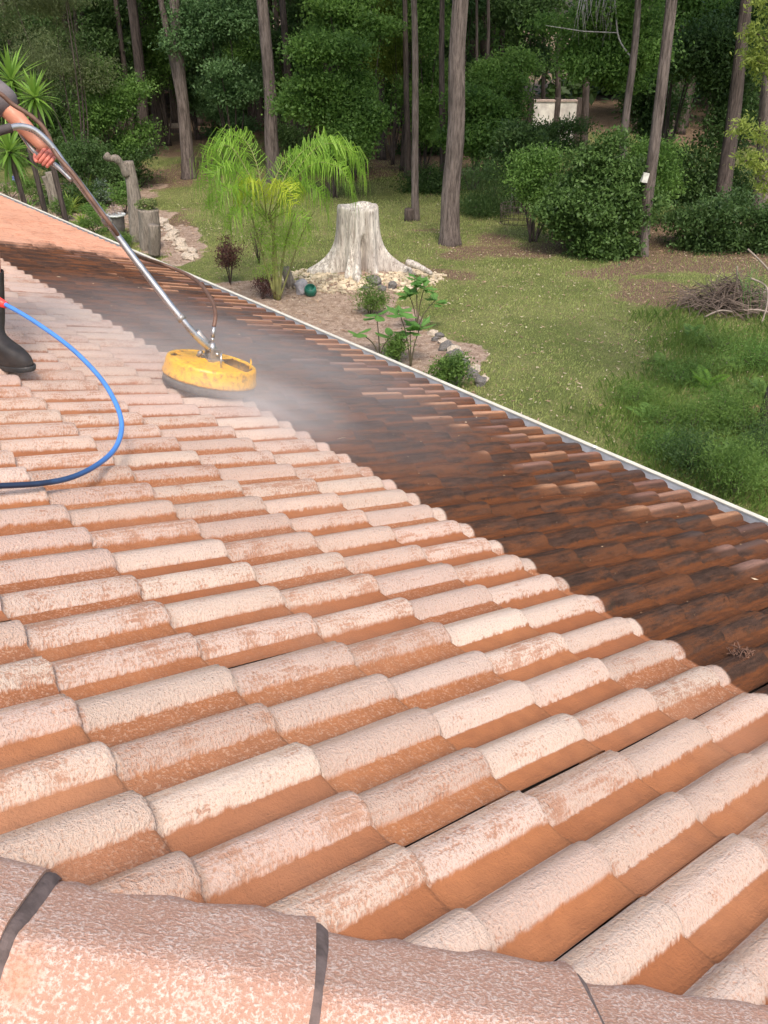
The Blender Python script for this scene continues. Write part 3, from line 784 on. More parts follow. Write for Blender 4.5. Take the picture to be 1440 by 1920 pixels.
# more trees deeper in the wood
rg = random.Random(77)
far_trees = []
for k in range(150):
    x = rg.uniform(-34, 24); y = rg.uniform(31, 58)
    if y < 40 and -9 < x < -3: continue
    if y < 36 and x > 2 and rg.random() < .4: continue
    if 7 < x * 55 / y < 15 and y > 30: continue
    e = empty('forest_tree', (x, y, gz(x, y) - .05), None, 'tree', 'trees deep in the dark wood')
    lean = rg.uniform(-.05, .05); r = rg.uniform(.08, .24); far_trees.append((e, x / y, r))
    trunk_mesh('trunk', [Vector((lean * z, 0, z)) for z in (0, 3, 6, 9, 14)], r, r * .5, BARK2, e, k, n=8)
    if y < 44 and rg.random() < .6: continue
    c = bpy.data.objects.new('crown', CROWNS[rg.randrange(3)]); link(c, e); c.location = (lean * 9, 0, rg.uniform(9.5, 13)); c.rotation_euler = (0, 0, rg.uniform(0, 6)); s_ = rg.uniform(.8, 1.3); c.scale = (s_, s_, s_)
ORD = ['first', 'second', 'third', 'fourth', 'fifth', 'sixth', 'seventh', 'eighth', 'ninth', 'tenth', 'eleventh', 'twelfth', 'thirteenth', 'fourteenth', 'fifteenth', 'sixteenth', 'seventeenth', 'eighteenth', 'nineteenth', 'twentieth', 'last']
SECT = ((-.40, 'behind the yuccas'), (-.30, 'behind the leafy bush at the left'), (-.22, 'behind the forked trunk'), (-.10, 'behind the weeping palm'), (.0, 'behind the round bush'), (.06, 'behind the slender trunk'), (.15, 'behind the lone lawn trunk'), (.25, 'behind the big spreading bush'), (.34, 'behind the leaning trunks'), (9, 'in the shade at the far right'))
far_trees.sort(key=lambda t: t[1]); cnt = {}
for e_, u_, r_ in far_trees:
    s_ = next(n_ for lim, n_ in SECT if u_ < lim); k_ = (s_, r_ > .16); c_ = cnt.get(k_, 0); cnt[k_] = c_ + 1
    e_['label'] = '%s %s tree from the left, far back %s' % (ORD[min(c_, 20)], 'stout dark' if r_ > .16 else 'slim dark', s_)
# ================================================================== SHRUBS AND UNDERSTOREY
def shrub(name, px, py, hw, hh, Y, n, leaf, mat, label, cat='shrub', group=None, seed=1, stems=True, ell=None, droop=0., aspect=.42, csz=.26, depthr=None, ground_to=True, clump=36, shell=.5):
    c = AT(px, py, Y); sc_ = depth_of(c) / FPX; rx = hw * sc_; rz = hh * sc_ / math.cos(R(20)); ry = depthr or rx * .8
    e = empty(name, (c.x, c.y, gz(c.x, c.y)), label, cat, group)
    rs = random.Random(seed)
    if ell is None:
        ell = []
        for _ in range(20):
            a = rs.uniform(0, 2 * PI); q = rs.uniform(.2, .85); zz = rs.uniform(-.85, .82)
            f = math.sqrt(max(.12, 1 - zz * zz)); s_ = rs.uniform(.22, .42)
            ell.append((math.cos(a) * rx * q * f, math.sin(a) * ry * q * f, c.z + zz * rz, rx * s_ * 1.15, ry * s_, rz * s_ * .62))
    else:
        ell = [(a * rx, b_ * ry, c.z + z_ * rz, p * rx, q * ry, r_ * rz) for (a, b_, z_, p, q, r_) in ell]
    foliage('foliage', ell, int(n * 1.55), leaf * .74, mat, seed, e, droop, aspect, clump, csz * .8, shell)
    if stems:
        mb = MB()
        for (ex, ey, ez, *_r) in ell[:6]:
            b0 = Vector((rs.uniform(-.12, .12), rs.uniform(-.1, .1), -.05)); b1 = Vector((ex, ey, max(.3, ez)))
            mid = (b0 + b1) / 2 + Vector((rs.uniform(-.2, .2), rs.uniform(-.2, .2), .1))
            mb.tube(smooth_path([b0, mid, b1], 5), [.035 - .0025 * t for t in range(11)], 6)
        mb.build('stem', BARK2, e)
    return e
shrub('round_bush', 622, 180, 108, 98, 27, 26000, .13, L_MID, 'big round leafy green bush behind the weeping palm, in mid picture', seed=31, aspect=.6)
shrub('spreading_bush', 1112, 376, 112, 114, 20.3, 30000, .125, m_leaf('leaf_spreading_bush', (.016, .042, .010), (.15, .25, .065), .35), 'large spreading green bush around the two leaning trunks at the right', seed=32, aspect=.5, clump=24, csz=.20, shell=.35,
      ell=[(-.12, 0, -.30, .42, .5, .2), (.25, -.1, -.45, .42, .5, .2), (-.55, 0, -.16, .34, .5, .15), (-.15, 0, .14, .40, .5, .16), (.42, 0, .02, .36, .5, .18), (.22, .1, .45, .34, .5, .14), (.05, .1, .70, .30, .4, .09), (.62, 0, -.2, .3, .5, .18), (.0, -.3, -.05, .36, .5, .18), (.28, -.2, .22, .32, .4, .14), (-.82, 0, -.10, .2, .3, .07), (1.0, 0, -.02, .2, .2, .05), (.22, .1, .90, .22, .3, .06), (.35, -.2, -.72, .28, .4, .12), (.5, 0, .50, .26, .4, .12), (-.45, -.2, .06, .24, .3, .09), (.55, -.2, -.62, .24, .3, .13), (-.05, -.2, -.62, .26, .3, .11), (.3, -.2, -.95, .26, .3, .08), (-.28, 0, .38, .22, .3, .08), (-.42, 0, -.42, .26, .3, .1), (-.62, 0, .22, .14, .2, .05), (-.3, 0, .62, .2, .3, .05), (.85, 0, -.22, .2, .2, .07), (.78, 0, .25, .16, .2, .06)])
shrub('leafy_bush', 212, 205, 66, 92, 29, 16000, .12, L_MID, 'dark leafy bush left of the thick pair of trunks', seed=33, aspect=.5)
shrub('wispy_tree', 110, 60, 150, 110, 28, 26000, .13, L_OLIVE, 'wispy olive-grey tree filling the top left corner', 'tree', seed=34, droop=.6, aspect=.16, shell=.2)
shrub('leafy_tree', 415, 75, 92, 100, 31, 22000, .14, L_BLUE, 'cool green small-leaved tree above the forked trunk', 'tree', seed=35, aspect=.5)
shrub('leafy_tree', 800, 120, 62, 125, 31, 15000, .14, L_MID, 'narrow leafy green tree left of the lone lawn trunk', 'tree', seed=36)
shrub('leafy_tree', 930, 170, 76, 75, 30, 16000, .14, L_MID, 'green tree right of the lone lawn trunk, left of the bright gap', 'tree', seed=37)
shrub('leafy_tree', 1140, 60, 125, 88, 24, 24000, .12, L_MID, 'green boughs hanging at the top right above the big bush', 'tree', seed=38, aspect=.5, stems=False)
shrub('leafy_tree', 740, 60, 60, 80, 33, 10000, .16, L_YEL, 'yellowish hanging foliage left of the narrow green tree', 'tree', seed=39, droop=.8, aspect=.25)
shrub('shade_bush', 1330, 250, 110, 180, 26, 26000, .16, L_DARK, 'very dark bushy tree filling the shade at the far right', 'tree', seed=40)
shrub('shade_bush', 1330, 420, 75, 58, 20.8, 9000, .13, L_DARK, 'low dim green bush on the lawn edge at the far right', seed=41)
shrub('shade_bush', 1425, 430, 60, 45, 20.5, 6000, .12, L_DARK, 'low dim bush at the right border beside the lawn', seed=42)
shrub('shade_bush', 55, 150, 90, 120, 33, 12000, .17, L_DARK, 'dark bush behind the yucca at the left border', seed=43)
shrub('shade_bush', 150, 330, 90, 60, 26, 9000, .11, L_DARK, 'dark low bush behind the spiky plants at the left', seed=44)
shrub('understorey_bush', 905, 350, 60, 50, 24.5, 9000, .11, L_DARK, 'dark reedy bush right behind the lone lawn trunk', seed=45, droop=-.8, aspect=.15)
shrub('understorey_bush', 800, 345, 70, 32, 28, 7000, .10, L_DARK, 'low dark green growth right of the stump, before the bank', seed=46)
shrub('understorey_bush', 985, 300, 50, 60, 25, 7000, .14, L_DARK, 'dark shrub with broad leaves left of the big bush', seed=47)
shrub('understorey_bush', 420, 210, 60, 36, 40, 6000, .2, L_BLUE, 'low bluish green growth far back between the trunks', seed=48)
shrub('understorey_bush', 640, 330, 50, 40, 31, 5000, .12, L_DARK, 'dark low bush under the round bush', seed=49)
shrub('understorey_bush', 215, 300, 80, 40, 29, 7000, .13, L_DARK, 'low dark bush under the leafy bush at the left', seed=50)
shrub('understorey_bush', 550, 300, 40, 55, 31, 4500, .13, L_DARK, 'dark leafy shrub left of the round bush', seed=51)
shrub('leafy_tree', 980, 60, 90, 80, 34, 12000, .18, L_DARK, 'dark green tree top left of the bright gap', 'tree', seed=52)
shrub('leafy_tree', 560, 60, 70, 80, 36, 9000, .18, L_DARK, 'dark green tree behind the round bush, at the top', 'tree', seed=53)
for k, (px, py, hw, hh, Y, m_, lb) in enumerate(((290, 60, 50, 90, 38, L_MID, 'green tree seen between the thick pair and the forked trunk'), (360, 150, 45, 60, 40, L_DARK, 'dark green tree far back right of the forked trunk'),
      (540, 150, 50, 60, 37, L_MID, 'mid green tree left behind the round bush'), (690, 150, 50, 70, 36, L_MID, 'mid green tree right behind the round bush'), (660, 20, 90, 50, 30, L_MID, 'green boughs hanging above the round bush'),
      (860, 60, 60, 70, 34, L_BLUE, 'cool green tree at the top behind the lone lawn trunk'), (890, 240, 70, 60, 28, L_MID, 'leafy green tree low behind the lone lawn trunk, on the right'), (1290, 60, 80, 80, 28, L_MID, 'leafy green boughs at the top right behind the leaning trunks'),
      (1240, 200, 60, 80, 31, L_DARK, 'dark tree between the leaning trunk and the far right shade'), (1400, 60, 70, 80, 27, L_DARK, 'dark boughs in the top right corner'), (800, 300, 60, 40, 36, L_DARK, 'dark low bush far behind the slender trunk'),
      (200, 90, 70, 90, 36, L_DARK, 'dark tree behind the leafy bush at the left'), (30, 50, 80, 90, 36, L_OLIVE, 'grey-green tree behind the yucca, in the left top corner'), (460, 110, 50, 70, 42, L_MID, 'green tree far back between the palm trunk and the small-leaved tree'))):
    shrub('background_tree', px, py, hw, hh, Y, 7500, .17, m_, lb, 'tree', seed=140 + k, aspect=.5)
shrub('understorey_bush', 1045, 262, 75, 30, 30, 6000, .12, L_DARK, 'low dark bush in front of the pale panel, above the big bush', seed=171)
shrub('understorey_bush', 1215, 330, 50, 70, 23, 8000, .12, L_MID, 'green bush filling behind the leaning trunk with the white box', seed=172)
shrub('understorey_bush', 1010, 330, 45, 40, 21.5, 6000, .11, L_MID, 'loose green bush hugging the upper left of the big bush', seed=173)
# far woods: reads as one mass
rs = random.Random(9); E_ = []
for k in range(170):
    E_.append((rs.uniform(-62, 36), rs.uniform(56, 66), rs.uniform(0, 11), rs.uniform(2, 4), 2, rs.uniform(1.5, 3)))
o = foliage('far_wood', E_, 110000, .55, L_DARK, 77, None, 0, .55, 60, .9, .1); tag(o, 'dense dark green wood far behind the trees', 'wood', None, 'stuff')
E_ = [(rs.uniform(-36, 26), rs.uniform(42, 55), rs.uniform(.3, 5), rs.uniform(1, 2.4), 1.5, rs.uniform(.8, 1.6)) for k in range(70)]
E_ = [e for e in E_ if not (e[0] > 6 and e[0] < 13 and e[1] < 60 and e[2] < 3)]
o = foliage('undergrowth', E_, 70000, .26, L_MID, 78, None, 0, .5, 50, .6, .2); tag(o, 'dark undergrowth between the trunks deep in the wood', 'undergrowth', None, 'stuff')
# pale panel added in place of the sunlit clearing behind the gap
q0 = AT(1000, 190, 37); q1 = AT(1082, 190, 37); fh = empty('clearing_panel', ((q0.x + q1.x) / 2, 37, 0), 'low pale panel standing in for the sunlit clearing glimpsed through the gap in the wood', 'wall')
hx = (q1.x - q0.x) / 2; MB().box((0, 0, q0.z / 2 - .1), (hx, .15, q0.z / 2 + .1)).build('panel', simple("sunlit_clearing_tone", (.88, .78, .70), .8, .2, 3), fh, False)
MB().box((0, 0, q0.z + .03), (hx + .05, .19, .03)).build('panel_top', simple("panel_trim", (.55, .42, .36), .8), fh, False)
for dx in (-hx - .1, hx * .1, hx + .1): MB().box((dx, -.02, q0.z / 2), (.10, .2, q0.z / 2 + .12)).build('panel_post', BARK2, fh, False)
# pale things under the far trees
def rock_vf(seed, n=2):
    bm = bmesh.new(); bmesh.ops.create_icosphere(bm, subdivisions=n, radius=1); rr = random.Random(seed)
    ph = [rr.uniform(0, 6.3) for _ in range(6)]
    for v in bm.verts:
        p = v.co; k = 1 + .22 * math.sin(2.3 * p.x + ph[0]) * math.cos(2.1 * p.y + ph[1]) + .14 * math.sin(4.7 * p.z + ph[2]) + .1 * math.sin(5 * p.x + 3 * p.y + ph[3]) + rr.uniform(-.05, .05)
        v.co = p * k
    V = [v.co.copy() for v in bm.verts]; F = [tuple(v.index for v in f.verts) for f in bm.faces]; bm.free(); return V, F
STONEP = simple("pale_stone", (.46, .38, .30), .9, .3, 5, .01, 0, 20); STONEG = simple("grey_stone", (.15, .135, .125), .9, .35, 5, .012, 0, 20)
ROCKS = []
for k in range(6):
    V, F = rock_vf(k); me = bpy.data.meshes.new('rock'); me.from_pydata([v[:] for v in V], [], F); me.materials.append(None); ROCKS.append(me)
def rock(px, py, s, mat, label, group=None, fl=.65, seed=0, name='rock', z=None):
    rr = random.Random(seed * 31 + int(px)); p = GP(px, py)
    o = bpy.data.objects.new(name, ROCKS[rr.randrange(6)]); C.objects.link(o)
    o.location = (p.x, p.y, p.z + s * fl * .35 if z is None else z); o.scale = (s * rr.uniform(.8, 1.25), s * rr.uniform(.7, 1.1), s * fl * rr.uniform(.8, 1.2)); o.rotation_euler = (rr.uniform(-.3, .3), rr.uniform(-.3, .3), rr.uniform(0, 6))
    o.material_slots[0].link = 'OBJECT'; o.material_slots[0].material = mat; tag(o, label, 'rock', group); return o
# ---- the pale stump
def m_stump():
    s = SH("weathered_stump_wood"); o = s.obj()
    st = s.noise(s.scale(o, 10, 10, 1.1), 1.6, 6, .7); st2 = s.noise(s.scale(o, 30, 30, 2.5), 1.5, 4, .7); b = s.noise(o, 1.9, 4)
    c = s.mix(s.rng(st, .35, .62), (.40, .34, .29), (.84, .77, .69)); c = s.mix(s.rng(b, .42, .65, 0, .55), c, (.40, .34, .31))
    c = s.mix(s.rng(st2, .54, .64, 0, .75), c, (.17, .135, .11))
    return s.fin(c, .9, s.bump(s.math('ADD', st, s.math('MULTIPLY', st2, .5)), .9, .05), .2)
M_STUMP = m_stump()
sb = GP(672, 524); px2m = depth_of(sb) / FPX
st = empty('tree_stump', sb, 'big pale weathered tree stump with flaring roots, on a mound of rubble in the lawn', 'tree stump')
rt = 37 * px2m; SHt = 1.24
flares = [(PI + .12, .62, .26), (PI * 1.40, .34, .15), (PI * 1.50, .50, .15), (-.12, .70, .20), (PI * .5, .4, .4), (PI * .85, .4, .3), (PI * 1.15, .28, .22), (.6, .35, .3), (PI * 1.74, .16, .2)]
V = []; F = []; na, nz = 108, 34
for k in range(nz + 1):
    t = k / nz; z = -.25 + (SHt + .25) * t
    for q in range(na):
        a = 2 * PI * q / na; r = rt * (1.0 + .10 * (1 - t))
        fl = 0
        for (fa, fr, fw) in flares:
            d = math.atan2(math.sin(a - fa), math.cos(a - fa)); fl += fr * math.exp(-(d / fw) ** 2)
        tt = max(0, (z) / SHt); r += fl * max(0, (1 - tt)) ** 4.6 * .92 + .06 * fl * max(0, 1 - tt)
        dn = math.atan2(math.sin(a - PI * 1.60), math.cos(a - PI * 1.60))       # hollow under the front
        r -= .20 * math.exp(-(dn / .16) ** 2) * max(0, min(1, (.62 - tt) * 5))
        r *= 1 + .030 * math.sin(a * 7 + 1) + .020 * math.sin(a * 13 + 2 + t) + .012 * math.sin(a * 23) - .05 * math.exp(-((math.atan2(math.sin(a - 4.25), math.cos(a - 4.25))) / .05) ** 2)
        if k == nz: r *= .95
        V.append((r * math.cos(a), r * math.sin(a) * .92, z + (.02 * math.sin(a * 2) + .014 * math.sin(a * 5 + 1)) * t + .03 * (1 - t) * 0))
for k in range(nz):
    for q in range(na): q2 = (q + 1) % na; F.append((k * na + q, k * na + q2, (k + 1) * na + q2, (k + 1) * na + q))
b0 = nz * na
for ring, (fr, dz) in enumerate(((.80, -.02), (.5, -.075), (.2, -.06))):
    for q in range(na):
        x, y, z = V[b0 + q]; V.append((x * fr, y * fr, SHt + dz + .012 * math.sin(q * .7 + ring)))
    p0 = b0 if ring == 0 else len(V) - 2 * na; p1 = len(V) - na
    for q in range(na): q2 = (q + 1) % na; F.append((p0 + q, p0 + q2, p1 + q2, p1 + q))
F.append(tuple(range(len(V) - na, len(V))))
mesh('body', V, F, M_STUMP, True, st)
# loose root piece and plants in the hollow
MB().tube(smooth_path([(1.02, -.30, .18), (1.28, -.46, .12), (1.52, -.60, .02)], 4), [.07, .075, .08, .075, .06, .06, .05, .05, .04], 8).build('root', M_STUMP, st)
# rubble on the mound
rs = random.Random(3); MBr = MB()
for k in range(900):
    a = rs.uniform(PI * .95, PI * 2.05); d = rs.uniform(.75, 1.75); x = sb.x + math.cos(a) * d * 1.05; y = sb.y + math.sin(a) * d * .75
    s_ = rs.uniform(.012, .042); Mx = Matrix.Rotation(rs.uniform(0, 6), 3, 'Z') @ Matrix.Rotation(rs.uniform(0, 3), 3, 'X')
    MBr.box((x, y, gz(x, y) + s_ * .4), (s_ * 1.5, s_ * .8, s_ * .5), Mx)
o = MBr.build('stone_rubble', simple("yellowish_rubble", (.56, .46, .33), .95, .35, 3, .01), None, False); tag(o, 'small yellowish stones and bark chips around the foot of the stump', 'rubble', None, 'stuff')
for k, (px, py, s_) in enumerate(((700, 545, .17), (716, 552, .12), (684, 552, .10), (735, 548, .13))):
    rock(px, py, s_, STONEG, ['flat grey rock right below the stump mound', 'small grey rock between the flat rock and the leafy sapling', 'small dark rock above the ferny clump', 'grey rock at the right foot of the stump mound'][k], seed=k)
# rock edging, right of the bed
for k in range(17):
    t = k / 16; px = 812 + 92 * t + 8 * math.sin(k * 2.2); py = 628 + 96 * t
    rock(px, py, rs.uniform(.07, .13), STONEG if k % 3 else STONEP, '%s stone from the top in the rock edging right of the saplings' % ORD[k], 'grey stones edging the bed right of the saplings', seed=k)
for k in range(22):
    t = k / 21; px = 292 + 70 * t + rs.uniform(-9, 9); py = 408 + 82 * t
    rock(px, py, rs.uniform(.09, .17), STONEP, '%s pale stone from the top in the border by the driftwood' % (ORD + ['twenty-first', 'twenty-second'])[k if k < 20 else k + 1], 'pale stones bordering the bed by the driftwood', seed=k + 50)
for k in range(9):
    rock(300 + 8 * k + rs.uniform(-6, 6), 440 + 6 * k + rs.uniform(-8, 8), rs.uniform(.06, .10), STONEP, '%s small pale stone from the left, strewn in front of the stone border' % ORD[k], 'small pale stones by the border', seed=k + 80)
# short posts, grey stone and green pot left of the stump
def post(px, py, h, r, lean, label, name='wooden_post', mat=BARK3, group=None, cat='post', top=None):
    p = GP(px, py); e = empty(name, p, label, cat, group); rr = random.Random(int(px))
    def wob(a, k): return .08 * math.sin(3 * a + k * .3) + rr.uniform(-.05, .05)
    P = [Vector((lean * z, 0, z)) for z in (-.1, h * .3, h * .6, h * .85, h)]
    V, F = tube_vf(P, [r * 1.1, r, r * .97, r * .95, r * .86], 14, True, wob); mesh('post', V, F, mat, True, e); return e
post(547, 545, .40, .10, -.28, 'short grey log post leaning left, beside the palm stem', 'log_post')
p = GP(566, 553); o = rock(566, 553, .15, simple("lilac_grey_stone", (.33, .31, .33), .8, .2, 4), 'upright lilac-grey stone between the short post and the green pot', seed=3, fl=1.6)
gp_ = empty('green_pot', GP(583, 556), 'round dark green pot lying in the bed beside the grey stone', 'pot')
MB().lathe([(0.02, -.02), (.09, 0), (.125, .08), (.12, .16), (.095, .2), (.085, .2), (.10, .15), (.02, .1)], 20).build('body', simple("green_glaze", (.02, .13, .09), .4), gp_)
gp_.rotation_euler = (.5, 0, 0)
# stone-like small stump on the lawn beside the slender trunk
post(766, 411, .32, .13, 0, 'short dark stump at the foot of the slender trunk', 'small_stump', BARK2, None, 'tree stump')
# white tap post
p = GP(956, 398); e = empty('garden_tap', p, 'pale carved post with a short arm, left of the big bush', 'post')
mb = MB().tube([(0, 0, 0), (.02, 0, .35), (.05, 0, .62), (.06, 0, .68)], [.025, .035, .07, .075], 8); mb.build('post', simple("pale_grey_wood", (.40, .41, .40), .8), e)
MB().tube([(.05, 0, .48), (.30, 0, .52)], [.03, .025], 8).build('arm', simple("pale_grey_wood2", (.36, .37, .36), .8), e)
# wire basket
p = GP(968, 418); e = empty('wire_basket', p, 'dim wire basket standing beside the left foot of the big bush', 'basket')
mb = MB()
for k in range(20):
    a = 2 * PI * k / 20; mb.tube([(.42 * math.cos(a), .3 * math.sin(a), 0), (.45 * math.cos(a), .33 * math.sin(a), .5)], .006, 4)
mb.build('bars', BARK2, e)
for k in range(4):
    z = .02 + k * .16; ring = [(.435 * math.cos(2 * PI * q / 24), .315 * math.sin(2 * PI * q / 24), z) for q in range(25)]; MB().tube(ring, .008, 4, False).build('hoop', BARK2, e)
# far bench and boards between the left trunks
p = GP(307, 250); e = empty('garden_bench', AT(302, 172, 48), 'reddish low table standing far back between the left trunks', 'table'); e.location.z = 0
tz = AT(302, 172, 48).z
MB().box((0, 0, tz), (.62, .3, .04)).build('table_top', simple("reddish_top", (.42, .24, .19), .8), e, False)
for dx in (-.5, .5): MB().box((dx, 0, tz / 2), (.05, .2, tz / 2 - .04)).build('leg', BARK2, e, False)
for k, (px, py, w_) in enumerate(((318, 205, 30), (325, 222, 34), (322, 240, 34), (328, 250, 30))):
    p = GP(px, py); o = MB().box((0, 0, .09), (w_ / FPX * depth_of(p), .10, .09)).build('timber_sleeper', BARK2 if k % 2 else BARK3, None, False); o.location = p; o.rotation_euler = (0, 0, .05 * k)
    tag(o, ['farthest timber sleeper on the ground between the left trunks', 'dark sleeper second from the back between the left trunks', 'grey sleeper second from the front between the left trunks', 'nearest dark sleeper between the left trunks'][k], 'sleeper', 'timber sleepers laid on the ground')
o = rock(742, 186, .42, simple("white_stone", (.72, .70, .68), .7), 'white boulder far back between bush and narrow tree', seed=4, fl=.5)
o = rock(720, 197, .36, STONEP, 'brownish boulder in front of the white boulder', seed=6, fl=.5)
# twig pile
p = GP(1358, 585); e = empty('twig_pile', p, 'heap of dead grey-brown twigs and branches on the lawn at the right', 'twig pile'); e.scale = (1.25, 1.25, 1.35)
rs = random.Random(12); mb = MB(); k2 = depth_of(p) / FPX
for k in range(420):
    a = rs.uniform(0, 2 * PI); d = rs.uniform(0, .72); c = Vector((math.cos(a) * d, math.sin(a) * d * .6, rs.uniform(.03, .42) * (1.05 - d)))
    dr = Vector((rs.uniform(-1, 1), rs.uniform(-1, 1), rs.uniform(-.25, .65))).normalized() * rs.uniform(.15, .42); bend = Vector((rs.uniform(-.1, .1), rs.uniform(-.1, .1), rs.uniform(0, .14)))
    mb.tube([c - dr, c + bend * .7, c + dr], [.006, .005, .002], 4)
mb.build('twigs', simple("dead_twigs", (.17, .125, .10), .9, .35, 3), e)['kind'] = 'stuff'
PALT = simple("pale_branch", (.30, .24, .20), .85, .25, 4)
for P in ([(.35, -.55, -.05), (.42, -.45, .18), (.40, -.35, .42), (.18, -.25, .52)], [(.1, -.40, .12), (.3, -.45, .14), (.5, -.45, .10), (.62, -.4, .06)], [(.75, -.4, .02), (.70, -.3, .3), (.72, -.2, .55)], [(.15, 0, .85), (.45, -.1, .62), (.62, -.1, .40)], [(-.45, -.4, .02), (-.25, -.42, .12), (-.05, -.4, .10)], [(.05, 0, .62), (.10, 0, .4), (.15, -.1, .2)]):
    MB().tube(smooth_path(P, 5), .013, 6).build('branch', PALT, e)
lg = post(1434, 572, .1, .2, 0, 'greyish log end at the right border behind the twig heap', 'log', BARK3, None, 'log')
lg.rotation_euler = (0, PI / 2, .5); lg.location.z += .12; lg.scale = (1, 1, 6)
# tall weed stems beside the pile
p = GP(1410, 590); rs = random.Random(4); mb = MB()
e = empty('tall_weed', p, 'tall thin green weed stems growing beside the twig heap', 'weed')
for k in range(16):
    b_ = Vector((rs.uniform(-.35, .45), rs.uniform(-.3, .2), 0)); mb.tube([b_, b_ + Vector((rs.uniform(-.15, .1), 0, .45)), b_ + Vector((rs.uniform(-.4, .1), 0, rs.uniform(.7, 1.05)))], [.006, .005, .002], 4)
mb.build('stem', simple("green_stem", (.10, .20, .05), .6), e)
foliage('leaves', [(0, 0, .5, .35, .3, .45)], 700, .05, L_BED, 5, e, aspect=.2, csz=.1)
# trees' dead hanging branch (upper right)
bb = GP(1155, 430); c0 = AT(1122, 20, 23)
o = empty('dead_branch', c0, 'bare grey dead branch hanging among the boughs at the top right', 'branch'); rs = random.Random(2); mb = MB()
mb.tube(smooth_path([(.95, 0, -1.0), (.55, 0, -.55), (.35, 0, .2), (.1, 0, .5)], 5), .02, 6)
for k in range(24):
    x = rs.uniform(-.45, .35); mb.tube([(x, rs.uniform(-.2, .2), .4), (x + rs.uniform(-.1, .1), 0, 0), (x + rs.uniform(-.15, .15), 0, rs.uniform(-.75, -.2))], [.008, .006, .003], 4)
mb.tube([(-1.2, 0, -.30), (-.3, 0, -.42), (.5, 0, -.45)], [.006, .012, .015], 5)
mb.build('twigs', simple("grey_dead_wood", (.30, .28, .27), .9), o)

# ================================================================== GARDEN PLANTS
def strap(L, w_, bend, n=5):
    """a narrow leaf blade from the origin along +Y, arching down; folded along its middle"""
    V = []; F = []
    for k in range(n + 1):
        t = k / n; y = L * t * (1 - .12 * bend * t); z = -bend * L * t * t * .6; ww = w_ * (math.sin(PI * min(1, t * .85 + .12)) ** .6) * (1 - t ** 3)
        V += [(-ww, y, z + ww * .35), (0, y, z), (ww, y, z + ww * .35)]
    for k in range(n):
        for r_ in (0, 1): F.append((k * 3 + r_, k * 3 + r_ + 1, k * 3 + 4 + r_, k * 3 + 3 + r_))
    return V, F
def leafmesh(name, L, w_, bend, mat, rnd):
    V, F = strap(L, w_, bend); me = bpy.data.meshes.new(name); me.from_pydata(V, [], F); me.polygons.foreach_set('use_smooth', [True] * len(F)); me.materials.append(mat)
    a = me.attributes.new('rnd', 'FLOAT', 'FACE'); a.data.foreach_set('value', [rnd] * len(F)); return me
def rosette(parent, c, n, L, w_, mat, seed, up=(-.9, 1.45), bend=.5, stuff=False, name='leaf'):
    rs = random.Random(seed); ms = [leafmesh(name, L * q, w_, bend * b_, mat, r_) for q, b_, r_ in ((1, .6, .9), (.9, 1.0, .5), (1.05, 1.5, .25), (.8, .4, .75))]
    for k in range(n):
        t = (k + .5) / n; el = up[0] + (up[1] - up[0]) * t ** .8 + rs.uniform(-.12, .12); az = k * 2.399 + rs.uniform(-.2, .2)
        me = ms[3] if t > .85 else (ms[0] if t > .55 else (ms[1] if t > .3 else ms[2]))
        o = bpy.data.objects.new(name, me); C.objects.link(o); o.parent = parent
        o.location = c; o.rotation_euler = (Matrix.Rotation(az, 3, 'Z') @ Matrix.Rotation(el, 3, 'X')).to_euler()
        s_ = rs.uniform(.85, 1.12); o.scale = (s_, s_, s_)
YUC = m_leaf("yucca_leaf", (.035, .11, .012), (.26, .42, .07), .35, .4)
def yucca(px, py, Y, rpx, n, label, seed):
    c = AT(px, py, Y); e = empty('yucca', (c.x, c.y, 0), label, 'yucca', 'yuccas at the left border'); L = rpx * depth_of(c) / FPX
    rosette(e, Vector((0, 0, c.z)), n, L, .028, YUC, seed, (-1.25, 1.45), .35)
    trunk_mesh('trunk', [Vector((.1, 0, 0)), Vector((.12, 0, c.z * .5)), Vector((0, 0, c.z))], .05, .04, BARK2, e, seed, n=10)
    return e
yucca(22, 152, 15.5, 78, 56, 'topmost bright yucca head, cut by the left border', 3)
yucca(66, 184, 14.5, 62, 62, 'full round yucca head right behind the lance handle', 4)
yucca(18, 285, 14.0, 72, 50, 'lowest yucca head with drooping leaves, below the handlebar', 5)
SPK = m_leaf("spiky_leaf", (.04, .10, .012), (.36, .46, .09), .35, .45)
def spiky(px, py, rpx, n, label, seed, name='spiky_plant', mat=SPK, w_=.034, up=(-.1, 1.4), bend=1.1, group='strappy plants in the garden bed', z=.05):
    b = GP(px, py); e = empty(name, b, label, 'plant', group); rosette(e, Vector((0, 0, z)), n, rpx * depth_of(b) / FPX, w_, mat, seed, up, bend)
    return e
spiky(165, 385, 78, 44, 'tall yellowish strappy plant left of the bent driftwood post', 11)
spiky(134, 398, 52, 34, 'variegated strappy plant at the gutter, below the lance', 12)
spiky(155, 425, 34, 26, 'small strappy plant right of the variegated one, at the gutter', 13)
spiky(208, 430, 46, 34, 'green grassy plant behind the white-rimmed pot', 14, mat=L_BED)
spiky(55, 400, 40, 30, 'green lily clump at the gutter near the left border', 15, mat=L_BED)
spiky(245, 462, 26, 24, 'low bright green tuft at the foot of the driftwood posts', 16, mat=L_BED, w_=.012)
